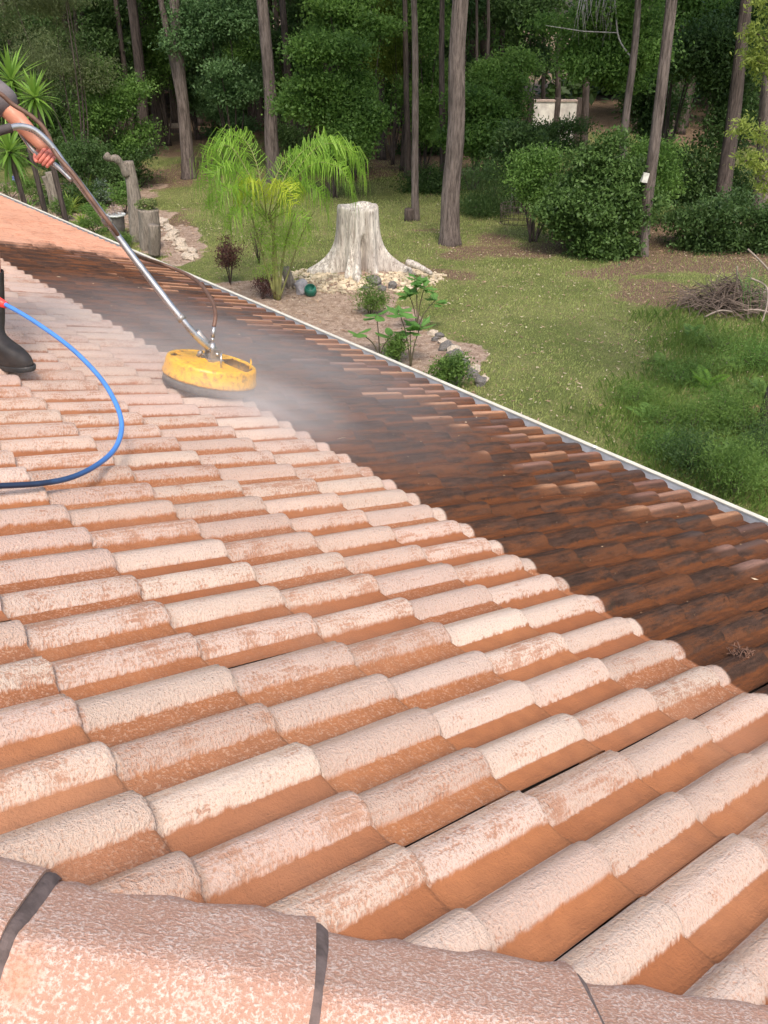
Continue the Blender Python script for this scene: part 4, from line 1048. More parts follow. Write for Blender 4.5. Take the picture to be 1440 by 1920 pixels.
def low(name, px, py, hw, hh, n, leaf, mat, label, seed, cat='shrub', aspect=.42, droop=0., csz=.06, group=None, clump=22, shell=.4, stems=0, lift=0.0):
    """px,py is the foot of the plant"""
    b = GP(px, py); k2 = depth_of(b) / FPX; rx = hw * k2; rz = hh * k2 / .9
    e = empty(name, b, label, cat, group); rs = random.Random(seed)
    ell = [(rs.uniform(-.45, .45) * rx, rs.uniform(-.35, .35) * rx, (lift + rs.uniform(.55, 1.35)) * rz * .75, rx * rs.uniform(.4, .62), rx * rs.uniform(.35, .5), rz * rs.uniform(.28, .45)) for _ in range(6)]
    foliage('foliage', ell, n, leaf, mat, seed, e, droop, aspect, clump, csz, shell)
    mb = MB()
    for (ex, ey, ez, *_r) in ell: mb.tube([(0, 0, -.02), (ex * .5, ey * .5, ez * .55), (ex, ey, ez)], [.012, .009, .005], 5)
    mb.build('stem', BARK2, e); return e
low('red_shrub', 432, 535, 30, 62, 2600, .045, L_RED, 'dark red-leaved little shrub at the gutter left of the palm stem', 21)
low('red_shrub', 492, 560, 26, 30, 1500, .04, L_RED, 'low pinkish-brown plant at the gutter beside the palm foot', 22, group=None)
low('thin_shrub', 486, 500, 26, 62, 700, .035, L_RED, 'thin bare brownish shrub left of the palm stem', 23, csz=.12, clump=9)
low('ferny_clump', 695, 590, 40, 48, 3600, .045, L_BED, 'ferny green clump in the bare bed below the stump', 24, aspect=.3)
low('low_shrub', 790, 560, 1, 1, 10, .04, L_BED, 'tiny green sprout right of the sapling', 25)
low('leafy_shrub', 835, 725, 50, 50, 3600, .05, L_BED, 'low green bush at the gutter right of the saplings', 26)
low('leafy_shrub', 745, 690, 26, 42, 1800, .045, L_BED, 'brownish green bush between the two saplings, at the gutter', 27)
low('silver_shrub', 205, 385, 42, 34, 2600, .05, L_GREY, 'silvery green shrub left of the bent driftwood post', 28)
low('leafy_shrub', 30, 350, 62, 62, 4200, .06, L_MID, 'leafy green shrub with a blue flower at the left border', 29)
low('leafy_shrub', 100, 330, 40, 46, 3000, .06, L_OLIVE, 'dull green shrub behind the lance handle', 30)
low('leafy_shrub', 20, 372, 60, 26, 2200, .05, L_BED, 'low green edge plants at the gutter by the left border', 31)
low('low_shrub', 180, 440, 36, 26, 1800, .045, L_BED, 'low green plants at the gutter under the lance', 32)
low('low_shrub', 225, 470, 30, 20, 1400, .04, L_BED, 'small green plants at the gutter by the pot', 33)
low('weed_shrub', 1370, 930, 70, 80, 6500, .05, L_BED, 'rank green weed bush at the right border, nearest the gutter', 34, aspect=.16, csz=.17, shell=.1, clump=12)
low('weed_shrub', 1290, 880, 70, 50, 5200, .045, L_DARK, 'dark weed bush just beyond the gutter at the right', 35, aspect=.2, csz=.17, shell=.1, clump=12)
low('weed_shrub', 1400, 820, 80, 60, 6000, .05, L_BED, 'tall green weeds below the dead brown fern', 36, aspect=.16, csz=.17, shell=.1, clump=12)
low('weed_shrub', 1410, 690, 80, 40, 3800, .045, L_MID, 'green weeds at the right border above the dead fern', 37, aspect=.25, csz=.12)
low('weed_shrub', 1240, 800, 50, 26, 2600, .04, L_BED, 'low weeds on the lawn left of the dark weed bush', 38, aspect=.16, csz=.17, shell=.1, clump=12)
low('weed_shrub', 1330, 700, 60, 24, 2200, .04, L_BED, 'loose weeds under the twig heap', 39, aspect=.25, csz=.12)
low('leafy_shrub', 150, 345, 55, 60, 4200, .07, L_MID, 'green shrub behind the tall strappy plant', 51)
low('leafy_shrub', 235, 400, 34, 40, 2600, .06, L_MID, 'green shrub directly left of the upright driftwood post', 52)
low('leafy_shrub', 120, 410, 34, 30, 2200, .05, L_BED, 'green low plants between the thin posts and the strappy plants', 53)
low('leafy_shrub', 65, 385, 44, 44, 3200, .05, L_BED, 'light green shrub right of the blue flower', 54)
low('leafy_shrub', 190, 420, 40, 34, 2400, .05, L_MID, 'mid green plants left of the white-rimmed pot', 55)
low('leafy_shrub', 80, 300, 50, 60, 4000, .08, L_DARK, 'dark shrub behind the hand on the lance', 56)
for k_, (px_, py_, hw_, hh_, m_, lb_) in enumerate(((1190, 760, 40, 22, L_BED, 'leftmost low weeds on the lawn beyond the gutter'), (1270, 720, 46, 26, L_MID, 'dark patch of weeds left of the bright green fern'), (1350, 800, 60, 44, L_MID, 'thick weeds right below the bright green fern'), (1300, 810, 44, 40, L_BED, 'tufted weeds left of the thick weeds'), (1430, 870, 50, 60, L_DARK, 'darkest weed bush at the right border, above the gutter'), (1340, 660, 50, 24, L_BED, 'thin green weeds between the twig heap and the fern'), (1230, 850, 40, 30, L_MID, 'small weed bush nearest the gutter, left of the dark one'))):
    low('weed_shrub', px_, py_, hw_, hh_, 3200, .045, m_, lb_, 151 + k_, aspect=.16, csz=.17, shell=.1, clump=12)
# ferns: fronds are parts
def fern(px, py, rpx, n, label, seed, mat, name='fern'):
    b = GP(px, py); e = empty(name, b, label, 'fern'); L = rpx * depth_of(b) / FPX; rs = random.Random(seed)
    V4 = []; r = []
    for k in range(26):
        t = (k + 1) / 27; y = L * t; z = L * (.42 * t - .55 * t * t); wl = L * .30 * math.sin(PI * (t * .8 + .18)) 
        for s_ in (-1, 1):
            a0 = Vector((0, y, z)); a1 = Vector((s_ * wl, y + wl * .35, z - wl * .15)); d = Vector((0, L * .012, 0))
            V4.append([a0 - d, (a0 + a1) / 2 - d * 1.6, a1, (a0 + a1) / 2 + d * 1.6]); r.append(rs.random())
    o0 = quads_mesh('frond', np.array(V4), mat, e, r); o0.rotation_euler = (.5, 0, 0)
    for k in range(n - 1):
        o = bpy.data.objects.new('frond', o0.data); C.objects.link(o); o.parent = e; o.rotation_euler = (Matrix.Rotation(k * 2.4 + rs.uniform(-.3, .3), 3, 'Z') @ Matrix.Rotation(rs.uniform(.1, .8), 3, 'X')).to_euler(); q = rs.uniform(.7, 1.1); o.scale = (q, q, q)
    return e
fern(1325, 728, 52, 9, 'bright green fern among the weeds at the right', 3, L_BRIGHT)
fern(1425, 790, 48, 7, 'dead orange-brown fern at the right border', 4, m_leaf("dead_fern", (.20, .09, .04), (.50, .27, .15), .2))
for k_, (px_, py_, lb_) in enumerate(((1300, 640, 'small fern upper left among the weeds'), (1385, 700, 'fern right of the bright green one'), (1215, 790, 'fern at the left foot of the weeds'), (1300, 790, 'fern amid the weeds, below the bright one'), (1370, 860, 'fern low in the weeds near the gutter'), (1430, 740, 'fern at the right border above the dead one'), (1260, 840, 'fern nearest the gutter, left'))):
    fern(px_, py_, 40 + 4 * (k_ % 3), 7, lb_, 20 + k_, L_BED if k_ % 2 else L_MID)
fern(1240, 690, 40, 6, 'faint green fern at the left edge of the weeds', 5, L_BED)
# saplings with a few large leaves
def big_leaf(name, L, W, lobed=False):
    V = [(0, 0, 0)]; F = []; n = 14
    for k in range(n + 1):
        a = -PI * .92 + 2 * PI * .92 * k / n; rr = (.5 + .5 * math.cos(a * .5)) * (1 if not lobed else (1 + .28 * math.cos(5 * a)))
        V.append((W * rr * math.sin(a), L * .5 + L * .55 * rr * math.cos(a), -.10 * L * abs(math.sin(a)) - .10 * L * max(0, math.cos(a))))
    for k in range(n): F.append((0, k + 1, k + 2))
    me = bpy.data.meshes.new(name); me.from_pydata(V, [], F); a = me.attributes.new('rnd', 'FLOAT', 'FACE'); a.data.foreach_set('value', [.35 + .5 * ((k * 37) % 10) / 10 for k in range(len(F))]); return me
L_SAP = m_leaf("sapling_leaf", (.05, .14, .03), (.18, .36, .09), .4, .5)
def sapling(px, py, stems, L, label, seed, lobed=False):
    b = GP(px, py); e = empty('sapling', b, label, 'sapling', 'young plants in the bare bed'); rs = random.Random(seed); me = big_leaf('leaf', L, L * .42, lobed); me.materials.append(L_SAP)
    k2 = depth_of(b) / FPX
    for (dx, dy, nl) in stems:
        tip = Vector((dx * k2, rs.uniform(-.1, .1), dy * k2 / .9)); MB().tube(smooth_path([(0, 0, -.02), (tip.x * .35, 0, tip.z * .55), tip], 4), [.014, .013, .012, .011, .010, .009, .008, .007, .006], 6).build('stem', simple("sapling_stem", (.10, .085, .05), .8), e)
        for k in range(nl):
            o = bpy.data.objects.new('leaf', me); C.objects.link(o); o.parent = e; o.location = tip - Vector((0, 0, rs.uniform(0, .08)))
            o.rotation_euler = (Matrix.Rotation(k * 2 * PI / nl + rs.uniform(-.4, .4), 3, 'Z') @ Matrix.Rotation(rs.uniform(-.3, .75), 3, 'X')).to_euler(); q = rs.uniform(.75, 1.2); o.scale = (q, q, q)
    return e
sapling(712, 672, [(-38, 45, 4), (-6, 72, 5), (22, 36, 4)], .24, 'young plant with long upright leaves at the gutter, left sapling', 1)
sapling(770, 690, [(-2, 62, 6), (18, 70, 5), (-24, 96, 6)], .24, 'dark-stemmed sapling with broad leaves, right one at the gutter', 2, True)
sapling(782, 620, [(-18, 66, 9), (12, 78, 10), (34, 52, 8), (-4, 90, 8)], .19, 'taller lobed-leaved sapling beside the ferny clump', 3, True)
sapling(672, 512, [(-4, 30, 4), (14, 34, 4)], .22, 'dark green plant growing out of the hollow stump', 4)
sapling(1015, 340, [(-10, 50, 5), (14, 30, 4)], .5, 'broad dark leaved plant between the lone trunk and the big bush', 5)
# agapanthus flower
p = GP(38, 388); p2 = AT(36, 334, p.y); e = empty('blue_flower', p, 'round blue agapanthus flower on its stalk at the left border', 'flower')
MB().tube([(0, 0, 0), (.02, 0, (p2.z) * .5), (0, 0, p2.z - p.z)], .007, 6).build('stalk', simple("flower_stalk", (.08, .16, .04), .6), e)
foliage('flower_head', [(0, 0, p2.z - p.z, .08, .08, .07)], 260, .045, m_leaf("blue_petals", (.12, .15, .42), (.38, .42, .75), .3), 3, e, csz=.02, clump=6, aspect=.3)
# driftwood posts
def drift(pts, r, base, label, name='driftwood_post', seed=1, group='driftwood posts in the garden bed'):
    b = GP(*base); e = empty(name, b, label, 'post', group)
    P = []
    for (px, py, dy) in pts: q = AT(px, py, b.y + dy); P.append(q - b)
    rr = random.Random(seed); m = (len(P) - 1) * 6 + 1
    def wob(a, k): return .09 * math.sin(3 * a + k * .35 + seed) + .05 * math.sin(7 * a + k * .2) + rr.uniform(-.03, .03)
    SP = smooth_path(P, 6); rad = [r[0] + (r[1] - r[0]) * k / (len(SP) - 1) for k in range(len(SP))]
    V, F = tube_vf(SP, rad, 14, True, wob); mesh('post', V, F, BARK3, True, e); return e, b
e, b = drift([(262, 462, 0), (256, 400, 0), (248, 350, 0), (240, 302, 0)], (.20, .12), (262, 455), 'tall upright driftwood post with the bent limb', seed=1)
q = [AT(px, py, b.y + dy) - b for px, py, dy in ((238, 330, -.1), (230, 312, -.15), (218, 298, -.2), (206, 297, -.25), (197, 290, -.25))]
V, F = tube_vf(smooth_path(q, 5), [.085 + .012 * math.sin(k * .8) for k in range(21)], 10, True, None); mesh('limb', V, F, BARK3, True, e)
drift([(284, 470, -.2), (281, 430, -.2), (277, 392, -.2)], (.24, .23), (284, 468), 'thick driftwood stump with a succulent on top', seed=2)
drift([(290, 478, -.5), (289, 450, -.5), (288, 421, -.5)], (.13, .12), (290, 478), 'short driftwood log leaning on the thick stump, in front', seed=3)
drift([(112, 402, 0), (103, 362, 0), (93, 322, 0)], (.10, .12), (112, 402), 'thin grey driftwood post below the lance handle', seed=4)
drift([(98, 392, -.3), (92, 355, -.3), (84, 330, -.3)], (.06, .09), (98, 392), 'slimmer driftwood post leaning against the grey one', seed=5)
p = AT(276, 392, GP(284, 468).y - .2); e = empty('succulent', p, 'small yellow-green succulent growing on the thick driftwood stump', 'succulent')
foliage('foliage', [(0, 0, .10, .24, .2, .13)], 900, .05, m_leaf("succulent_leaf", (.06, .10, .03), (.26, .30, .10), .2), 6, e, csz=.04, aspect=.6, clump=10)
# pots
p = GP(223, 440); e = empty('plant_pot', p, 'grey pot with a white rim and small white plant, under the lance', 'pot')
ph_ = AT(223, 402, p.y).z - p.z
MB().lathe([(.02, 0), (.16, 0), (.18, ph_ * .5), (.20, ph_ - .03)], 20).build('body', STONEG, e)
MB().lathe([(.20, ph_ - .04), (.24, ph_ - .03), (.24, ph_ + .01), (.20, ph_ + .01), (.18, ph_ - .06)], 20).build('rim', simple("white_rim", (.6, .62, .6), .6), e)
foliage('foliage', [(0, 0, ph_ + .1, .17, .15, .12)], 300, .06, m_leaf("pale_pink_leaf", (.25, .16, .13), (.62, .50, .44), .2), 6, e, csz=.05, aspect=.3, clump=8)

# ---- weeping bright palm
b = GP(522, 562); e = empty('weeping_palm', b, 'bright green palm-like plant with weeping fronds beside the gutter', 'palm')
k2 = depth_of(b) / FPX
def PP(px, py, dy=0.0): return AT(px, py, b.y + dy) - b
STEM = simple("palm_stem", (.20, .20, .07), .6, .35, 6)
for P, r in (([(522, 562), (517, 500), (513, 445), (505, 400)], .055), ([(524, 560), (528, 500), (540, 440), (556, 395)], .03), ([(516, 560), (500, 505), (486, 455), (470, 400)], .03), ([(526, 555), (545, 500), (566, 440), (590, 395)], .018), ([(514, 556), (512, 480), (516, 410), (520, 370)], .03)):
    q = smooth_path([PP(*p) for p in P], 5); MB().tube(q, [r * (1 - .55 * t / (len(q) - 1)) for t in range(len(q))], 9).build('stem', STEM, e)
PALM = m_leaf("palm_leaflet", (.08, .19, .02), (.33, .52, .07), .5, .5); PALMY = m_leaf("palm_leaflet_yellow", (.20, .30, .02), (.62, .70, .08), .5, .5)
rs = random.Random(6)
def frond(P, nlf, Ll, mat, seed, droop=1.0):
    rr = random.Random(seed); q = smooth_path([PP(*p) for p in P], 8); V4 = []; rd = []
    for k in range(nlf):
        t = .14 + .86 * k / nlf; x = t * (len(q) - 1); i_ = min(int(x), len(q) - 2); p = q[i_].lerp(q[i_ + 1], x - i_); tn = (q[i_ + 1] - q[i_]).normalized()
        sd_ = tn.cross(Vector((0, 0, 1))); sd_.normalize()
        for s_ in (-1, 1):
            for rep in range(2):
                L = Ll * rr.uniform(.5, 1.35) * (.55 + .9 * math.sin(PI * min(1, t * .9)) * .6); d0 = (sd_ * s_ * rr.uniform(.3, 1) + tn * rr.uniform(.1, .7) + Vector((0, 0, rr.uniform(.0, .7)))).normalized()
                p1 = p + d0 * L * .38; p2 = p1 + (d0 * .5 + Vector((0, 0, -1.0 * droop))).normalized() * L * .35; p3 = p2 + Vector((d0.x * .08, d0.y * .08, -1)).normalized() * L * .38
                wv = tn * .007
                V4.append([p - wv, p + wv, p1 + wv, p1 - wv]); V4.append([p1 - wv, p1 + wv, p2 + wv, p2 - wv]); V4.append([p2 - wv, p2 + wv, p3 + wv * .2, p3 - wv * .2]); c_ = rr.random(); rd += [c_, c_, c_ * .7]
    fo = quads_mesh('frond', np.array([[tuple(v) for v in f] for f in V4]), mat, e, rd)
    V, F = tube_vf(q, [.012 * (1 - .8 * t / (len(q) - 1)) for t in range(len(q))], 5); mesh('midrib', V, F, STEM, True, fo)
for k_, (P_, n_, L_len, m_) in enumerate((
    ([(500, 405, 0), (468, 330, .1), (432, 275, .2), (402, 288, .3), (388, 345, .4)], 34, .66, PALM), ([(500, 405, 0), (465, 345, -.4), (424, 312, -.7), (399, 338, -.9), (391, 395, -.9)], 32, .58, PALM),
    ([(500, 400, 0), (482, 310, .4), (458, 262, .7), (428, 256, .9), (402, 285, 1.1)], 32, .6, PALM), ([(500, 410, 0), (470, 372, -.6), (440, 352, -.9), (418, 365, -1.1), (408, 402, -1.1)], 28, .5, PALM),
    ([(500, 410, 0), (494, 362, -.3), (478, 342, -.5), (458, 352, -.6), (446, 385, -.6)], 30, .5, PALMY), ([(503, 410, 0), (512, 362, -.4), (524, 346, -.6), (540, 352, -.8), (552, 384, -.9)], 28, .5, PALMY),
    ([(505, 405, 0), (548, 330, .2), (602, 272, .4), (654, 282, .5), (684, 336, .5)], 40, .62, PALM), ([(505, 405, 0), (545, 345, -.4), (592, 306, -.6), (638, 318, -.8), (664, 368, -.8)], 36, .56, PALM),
    ([(505, 402, 0), (540, 320, .5), (578, 275, .8), (620, 262, 1.0), (652, 284, 1.1)], 34, .55, PALM), ([(505, 410, 0), (536, 372, -.2), (566, 350, -.3), (598, 362, -.4), (614, 398, -.4)], 30, .5, PALM),
    ([(502, 405, 0), (515, 340, .5), (535, 300, .8), (558, 288, 1.0), (580, 300, 1.2)], 30, .5, PALM), ([(500, 408, 0), (478, 350, .5), (452, 318, .8), (430, 315, 1.0), (412, 332, 1.2)], 30, .5, PALM),
    ([(500, 415, 0), (480, 395, -.5), (455, 390, -.8), (436, 405, -1), (426, 430, -1)], 24, .4, PALM), ([(505, 415, 0), (530, 400, -.5), (552, 398, -.8), (570, 412, -1), (580, 436, -1)], 24, .4, PALM))):
    frond(P_, n_, L_len, m_, k_ + 1, .75)
foliage('fine_foliage', [(PP(500, 430).x, 0, PP(500, 430).z, .55, .4, .5), (PP(545, 440).x, 0, PP(545, 440).z, .4, .35, .45), (PP(500, 500).x, 0, PP(500, 490).z, .25, .2, .4)], 4600, .075, PALM, 9, e, droop=.5, aspect=.12, csz=.12, shell=.2)

# ---- yellow-green boughs reaching in at the right border (their tree stands just outside the picture)
tb = AT(1560, 300, 10.5); e = empty('young_tree', (tb.x, tb.y, gz(tb.x, tb.y)), 'yellow-green leafy boughs reaching in at the upper right border', 'tree')
def BP(px, py, dy=0.0): v = AT(px, py, 10.5 + dy); return v - Vector((tb.x, tb.y, gz(tb.x, tb.y)))
trunk_mesh('trunk', [Vector((0, 0, 0)), Vector((.05, 0, 2.0)), Vector((-.05, 0, 4.0)), Vector((0, 0, 6.5))], .12, .07, BARK2, e, 4)
L_BO = m_leaf("bough_leaf", (.09, .14, .02), (.42, .48, .12), .45, .5)
for k, P in enumerate(([(1560, 360), (1500, 300), (1440, 255), (1385, 232)], [(1560, 420), (1490, 340), (1430, 300), (1395, 302)], [(1560, 250), (1500, 160), (1450, 90), (1415, 60)], [(1560, 300), (1490, 190), (1440, 130), (1408, 108)], [(1560, 460), (1500, 400), (1450, 350), (1428, 335)], [(1560, 200), (1500, 110), (1460, 30), (1430, -10)])):
    q = smooth_path([BP(*p) for p in P], 6); br = MB().tube(q, [.03 * (1 - .75 * t / (len(q) - 1)) for t in range(len(q))], 6).build('branch', BARK2, e)
    ell = [(q[t].x, q[t].y, q[t].z, .16, .18, .13) for t in range(5, len(q), 2)] + [(q[-1].x, q[-1].y, q[-1].z, .10, .14, .14)]
    foliage('leaves', ell, 1000, .055, L_BO, 60 + k, br, .1, .36, 14, .05, .4)
foliage('crown', [(0, 0, 6.5, 1.2, 1.2, 1.2), (.4, 0, 5.4, .9, 1, .8)], 4000, .09, L_BO, 66, e)

# ================================================================== THE SURFACE CLEANER
cc = ONROOF(391, 722, .004); e = empty('surface_cleaner', cc, 'yellow round surface cleaner blasting the roof tiles', 'surface cleaner')
CM = Matrix((RX, RY, RZ)).transposed() @ Matrix.Rotation(.03, 3, 'X')
def CT(o): o.rotation_euler = CM.to_euler(); return o
RC = .222
CT(MB().lathe([(RC - .006, .0), (RC + .002, .0), (RC + .002, .044), (RC - .006, .044), (RC - .006, 0)], 56).build('brush_skirt', M_BRUSH, e))
sh = CT(MB().lathe([(RC - .003, .040), (RC + .006, .038), (RC + .009, .048), (RC + .003, .060), (RC - .002, .105), (RC - .006, .118), (RC - .016, .124), (RC - .026, .120), (RC - .026, .112)], 72).build('housing_rim', M_YELLOW, e))
V = []; F = []; na = 96; rr_ = [.02, .06, .10, .15, .175, RC - .022]
def deg(a): return (math.degrees(a) + 360) % 360
ca = math.atan2(RX.dot(Vector((1, 0, 0))), 1)
opA = deg(math.atan2(Vector((1, .35, 0)).dot(RY), Vector((1, .35, 0)).dot(RX)))     # opening faces right and away
crA = deg(math.atan2(Vector((-1, -.05, 0)).dot(RY), Vector((-1, -.05, 0)).dot(RX)))
for r_ in rr_:
    for q in range(na):
        a = 2 * PI * q / na; V.append((r_ * math.cos(a), r_ * math.sin(a), .112 + .016 * (1 - r_ / RC) + (.004 * math.sin(a * 3))))
for k in range(len(rr_) - 1):
    for q in range(na):
        d_ = abs((deg(2 * PI * (q + .5) / na) - opA + 180) % 360 - 180); d2 = abs((deg(2 * PI * (q + .5) / na) - crA + 180) % 360 - 180)
        if d_ < 46 and k >= 1: continue
        if d2 < 16 and k == 4: continue
        if d2 < 7 and k == 3: continue
        q2 = (q + 1) % na; F.append((k * na + q, k * na + q2, (k + 1) * na + q2, (k + 1) * na + q))
F.append(tuple(range(na)))
dk = CT(mesh('deck', V, F, M_YELLOW, True, e)); md = dk.modifiers.new('t', 'SOLIDIFY'); md.thickness = .005
CT(MB().lathe([(.001, .05), (RC - .01, .05)], 40).build('inner_plate', simple("wet_inner_plate", (.13, .10, .085), .4), e))
CT(MB().box((0, 0, .062), (.19, .014, .008), Matrix.Rotation(.7, 3, 'Z')).build('spray_arm', M_STEELD, e, False))
# centre bracket, swivel, hose fitting
CT(MB().box((0, 0, .131), (.042, .042, .006)).box((-.028, 0, .158), (.005, .03, .026)).box((.028, 0, .158), (.005, .03, .026)).build('bracket', M_STEELD, e, False))
CT(MB().lathe([(.0, .125), (.026, .125), (.028, .15), (.020, .165), (.016, .19), (0, .19)], 20).build('swivel', M_STEELD, e))
CT(MB().tube([(-.045, 0, .165), (.045, 0, .165)], .007, 10).build('bolt', M_STEEL, e))
def CL(p): return p - cc
piv = cc + RZ * .165
# lance: tube up to the handlebars
up = [piv, PD(352, 612, 4.03), PD(250, 482, 3.93), PD(170, 372, 3.84), PD(118, 305, 3.77)]
pl = MB().tube(smooth_path([CL(p) for p in up], 5), .0165, 14).build('lance_tube', M_STEEL, e)
hb1 = smooth_path([CL(PD(*p)) for p in ((124, 313, 3.775), (104, 283, 3.75), (84, 260, 3.72), (62, 243, 3.69), (38, 237, 3.66), (18, 240, 3.63))], 6)
MB().tube(hb1, .0145, 12).build('handlebar', M_STEEL, e)
MB().tube(smooth_path([CL(PD(*p)) for p in ((22, 239, 3.635), (0, 245, 3.62), (-22, 252, 3.6), (-60, 262, 3.58))], 5), .019, 12).build('grip', simple("dark_grip", (.075, .06, .06), .7), e)
hb2 = smooth_path([CL(PD(*p)) for p in ((135, 338, 3.80), (112, 316, 3.80), (90, 300, 3.81), (66, 286, 3.83), (45, 258, 3.84), (18, 216, 3.86))], 6)
MB().tube(hb2, .0115, 12).build('handlebar', M_STEEL, e)
for t, (a_, b__) in enumerate((((196, 409, 3.865), (205, 421, 3.875)), ((336, 592, 4.015), (343, 601, 4.02)))):
    MB().tube([CL(PD(*a_)), CL(PD(*b__))], .021, 14).build('collar', M_STEELD, e)
MB().tube([piv - cc - RX * .01 + RY * .0, CL(PD(368, 622, 4.06))], .021, 14).build('lance_foot', M_STEELD, e)
# inlet fitting for the hose, just behind the lance
f0 = cc + RZ * .15 + RY * .02 - RX * .02
f1 = PD(399, 662, 4.12); f2 = PD(398, 641, 4.11); f3 = PD(401, 613, 4.10)
MB().tube([CL(f0), CL(f1)], .012, 12).tube([CL(f1), CL(f1.lerp(f2, .9))], .015, 8).build('inlet_nut', M_STEEL, e)
MB().tube([CL(f2), CL(f2.lerp(f3, .3))], .008, 10).tube([CL(f2.lerp(f3, .3)), CL(f3)], .0095, 10).build('hose_ferrule', M_STEEL, e)
ht_ = cc + RZ * .15 + RX * .06
MB().tube([CL(PD(371, 668, 4.14)), CL(PD(378, 658, 4.13))], .010, 8).tube([CL(PD(371, 660, 4.14)), CL(PD(385, 666, 4.14))], .006, 8).build('lever', M_STEELD, e)
MB().tube([CL(PD(414, 690, 4.06)), CL(PD(415, 662, 4.05))], .005, 8).build('pin', M_STEEL, e)
# small yellow upright lug on the rim, right
MB().tube([CL(PD(468, 692, 4.14)), CL(PD(471, 680, 4.14)), CL(PD(470, 674, 4.14))], [.006, .004, .003], 6).build('lug', M_YELLOW, e)
# brown hose that feeds it
P = [f3, PD(404, 590, 4.12), PD(397, 563, 4.22), PD(375, 532, 4.42), PD(345, 512, 4.60), PD(300, 494, 4.60), PD(262, 482, 4.35), PD(240, 468, 4.05), PD(215, 432, 3.86), PD(180, 385, 3.80), PD(140, 330, 3.76), PD(112, 298, 3.745), PD(100, 280, 3.74), PD(94, 262, 3.74), PD(82, 240, 3.72), PD(64, 222, 3.70), PD(44, 208, 3.68), PD(24, 196, 3.66), PD(-10, 170, 3.62), PD(-70, 160, 3.6)]
# the hose must not sink into the roof
P = [p + RZ * max(0, .02 - RZ.dot(p - RO)) for p in P]
o = MB().tube(smooth_path(P, 6), .0098, 9).build('brown_hose', M_HOSEBR, None); tag(o, 'brown hose running along the lance and looping down to the surface cleaner', 'hose')
# blue hose
P = [(-60, 556, 3.3), (-4, 563, 3.27), (12, 572, 3.25), (60, 600, 3.2), (130, 650, 3.14), (185, 705, 3.06), (215, 752, 3.0), (228, 795, 2.93), (219, 835, 2.84), (190, 866, 2.72), (140, 893, 2.58), (80, 906, 2.48), (0, 911, 2.39), (-90, 914, 2.30)]
Q = [PD(*p) for p in P]; Q = [p + RZ * max(0, .010 - RZ.dot(p - RO)) for p in Q]
Q += [ONROOF(-260, 905, .010), ONROOF(-520, 840, .010), ONROOF(-900, 700, .010)]
SPQ = smooth_path(Q[1:], 10); V, F = tube_vf(SPQ, .0087, 12)
e = empty('blue_hose', SPQ[20], 'blue high-pressure hose looping across the roof from the red coupling', 'hose')
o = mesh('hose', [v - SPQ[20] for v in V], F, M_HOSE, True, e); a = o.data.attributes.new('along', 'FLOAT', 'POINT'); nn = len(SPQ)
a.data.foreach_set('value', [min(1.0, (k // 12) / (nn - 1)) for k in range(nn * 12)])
cp = [PD(*p) for p in ((-42, 556, 3.3), (-16, 560, 3.285), (-2, 566, 3.27), (11, 572, 3.252))]
MB().tube([p - SPQ[20] for p in cp], [.019, .020, .0185, .0135], 14).build('coupling', M_RED, e)

# ================================================================== THE WORKER (mostly outside the picture, at the left)
foot = ONROOF(13, 686, 0)
pe = empty('person', foot, 'worker at the left border in black gumboots, maroon shorts and grey shirt, holding the lance', 'person')
FD = Vector((.93, -.36, 0)).normalized()                    # the way the boot points
def L_(v): return Vector(v) - foot
ank = foot + Vector((0, 0, .10)) - FD * .06
kneeR = PD(-26, 450, 3.62)
hipR = PD(-118, 325, 3.70); pel = PD(-185, 300, 3.72); hipL = pel + (pel - hipR)
footL = ONROOF(-190, 640, 0); ankL = footL + Vector((0, 0, .10)); kneeL = (ankL + hipL) / 2 + FD * .12
chest = PD(-120, 120, 3.66); neck = PD(-75, 10, 3.62); head = PD(-35, -62, 3.60) + Vector((-.05, 0, 0))
chest.x -= .10; neck.x -= .16; head.x -= .16
elbR = PD(4, 194, 3.80); shR = PD(-95, 95, 3.74); shR.x -= .05
wrR = PD(88, 283, 3.815); knR = PD(97, 296, 3.82)
shL = PD(-130, 90, 3.45); elbL = PD(-110, 220, 3.40); wrL = PD(-75, 258, 3.55)
def skin_obj(name, nodes, edges, mat, parent, sub=2, root=0):
    me = bpy.data.meshes.new(name); me.from_pydata([tuple(L_(p)) for p, r in nodes], edges, []); o = bpy.data.objects.new(name, me); link(o, parent); me.materials.append(mat)
    m = o.modifiers.new('skin', 'SKIN'); m.use_smooth_shade = True
    if not me.skin_vertices: me.skin_vertices.new()
    for v, (p, r) in zip(me.skin_vertices[0].data, nodes): v.radius = (r, r) if not isinstance(r, tuple) else r; v.use_root = False
    me.skin_vertices[0].data[root].use_root = True
    s_ = o.modifiers.new('sub', 'SUBSURF'); s_.levels = sub; s_.render_levels = sub
    return o
def lerp(a, b_, t): return a + (b_ - a) * t
N = [(pel, .125), (lerp(pel, chest, .5), .125), (chest, .15), (neck, .06), (lerp(neck, head, .35), .055),
     (hipR, .095), (lerp(hipR, kneeR, .45), .082), (kneeR, .055), (lerp(kneeR, ank, .35), .058), (ank, .04),
     (hipL, .095), (lerp(hipL, kneeL, .45), .082), (kneeL, .055), (lerp(kneeL, ankL, .35), .058), (ankL, .04),
     (shR, .06), (lerp(shR, elbR, .5), .048), (elbR, .042), (lerp(elbR, wrR, .35), .043), (wrR, .027),
     (shL, .06), (lerp(shL, elbL, .5), .048), (elbL, .042), (lerp(elbL, wrL, .35), .043), (wrL, .027)]
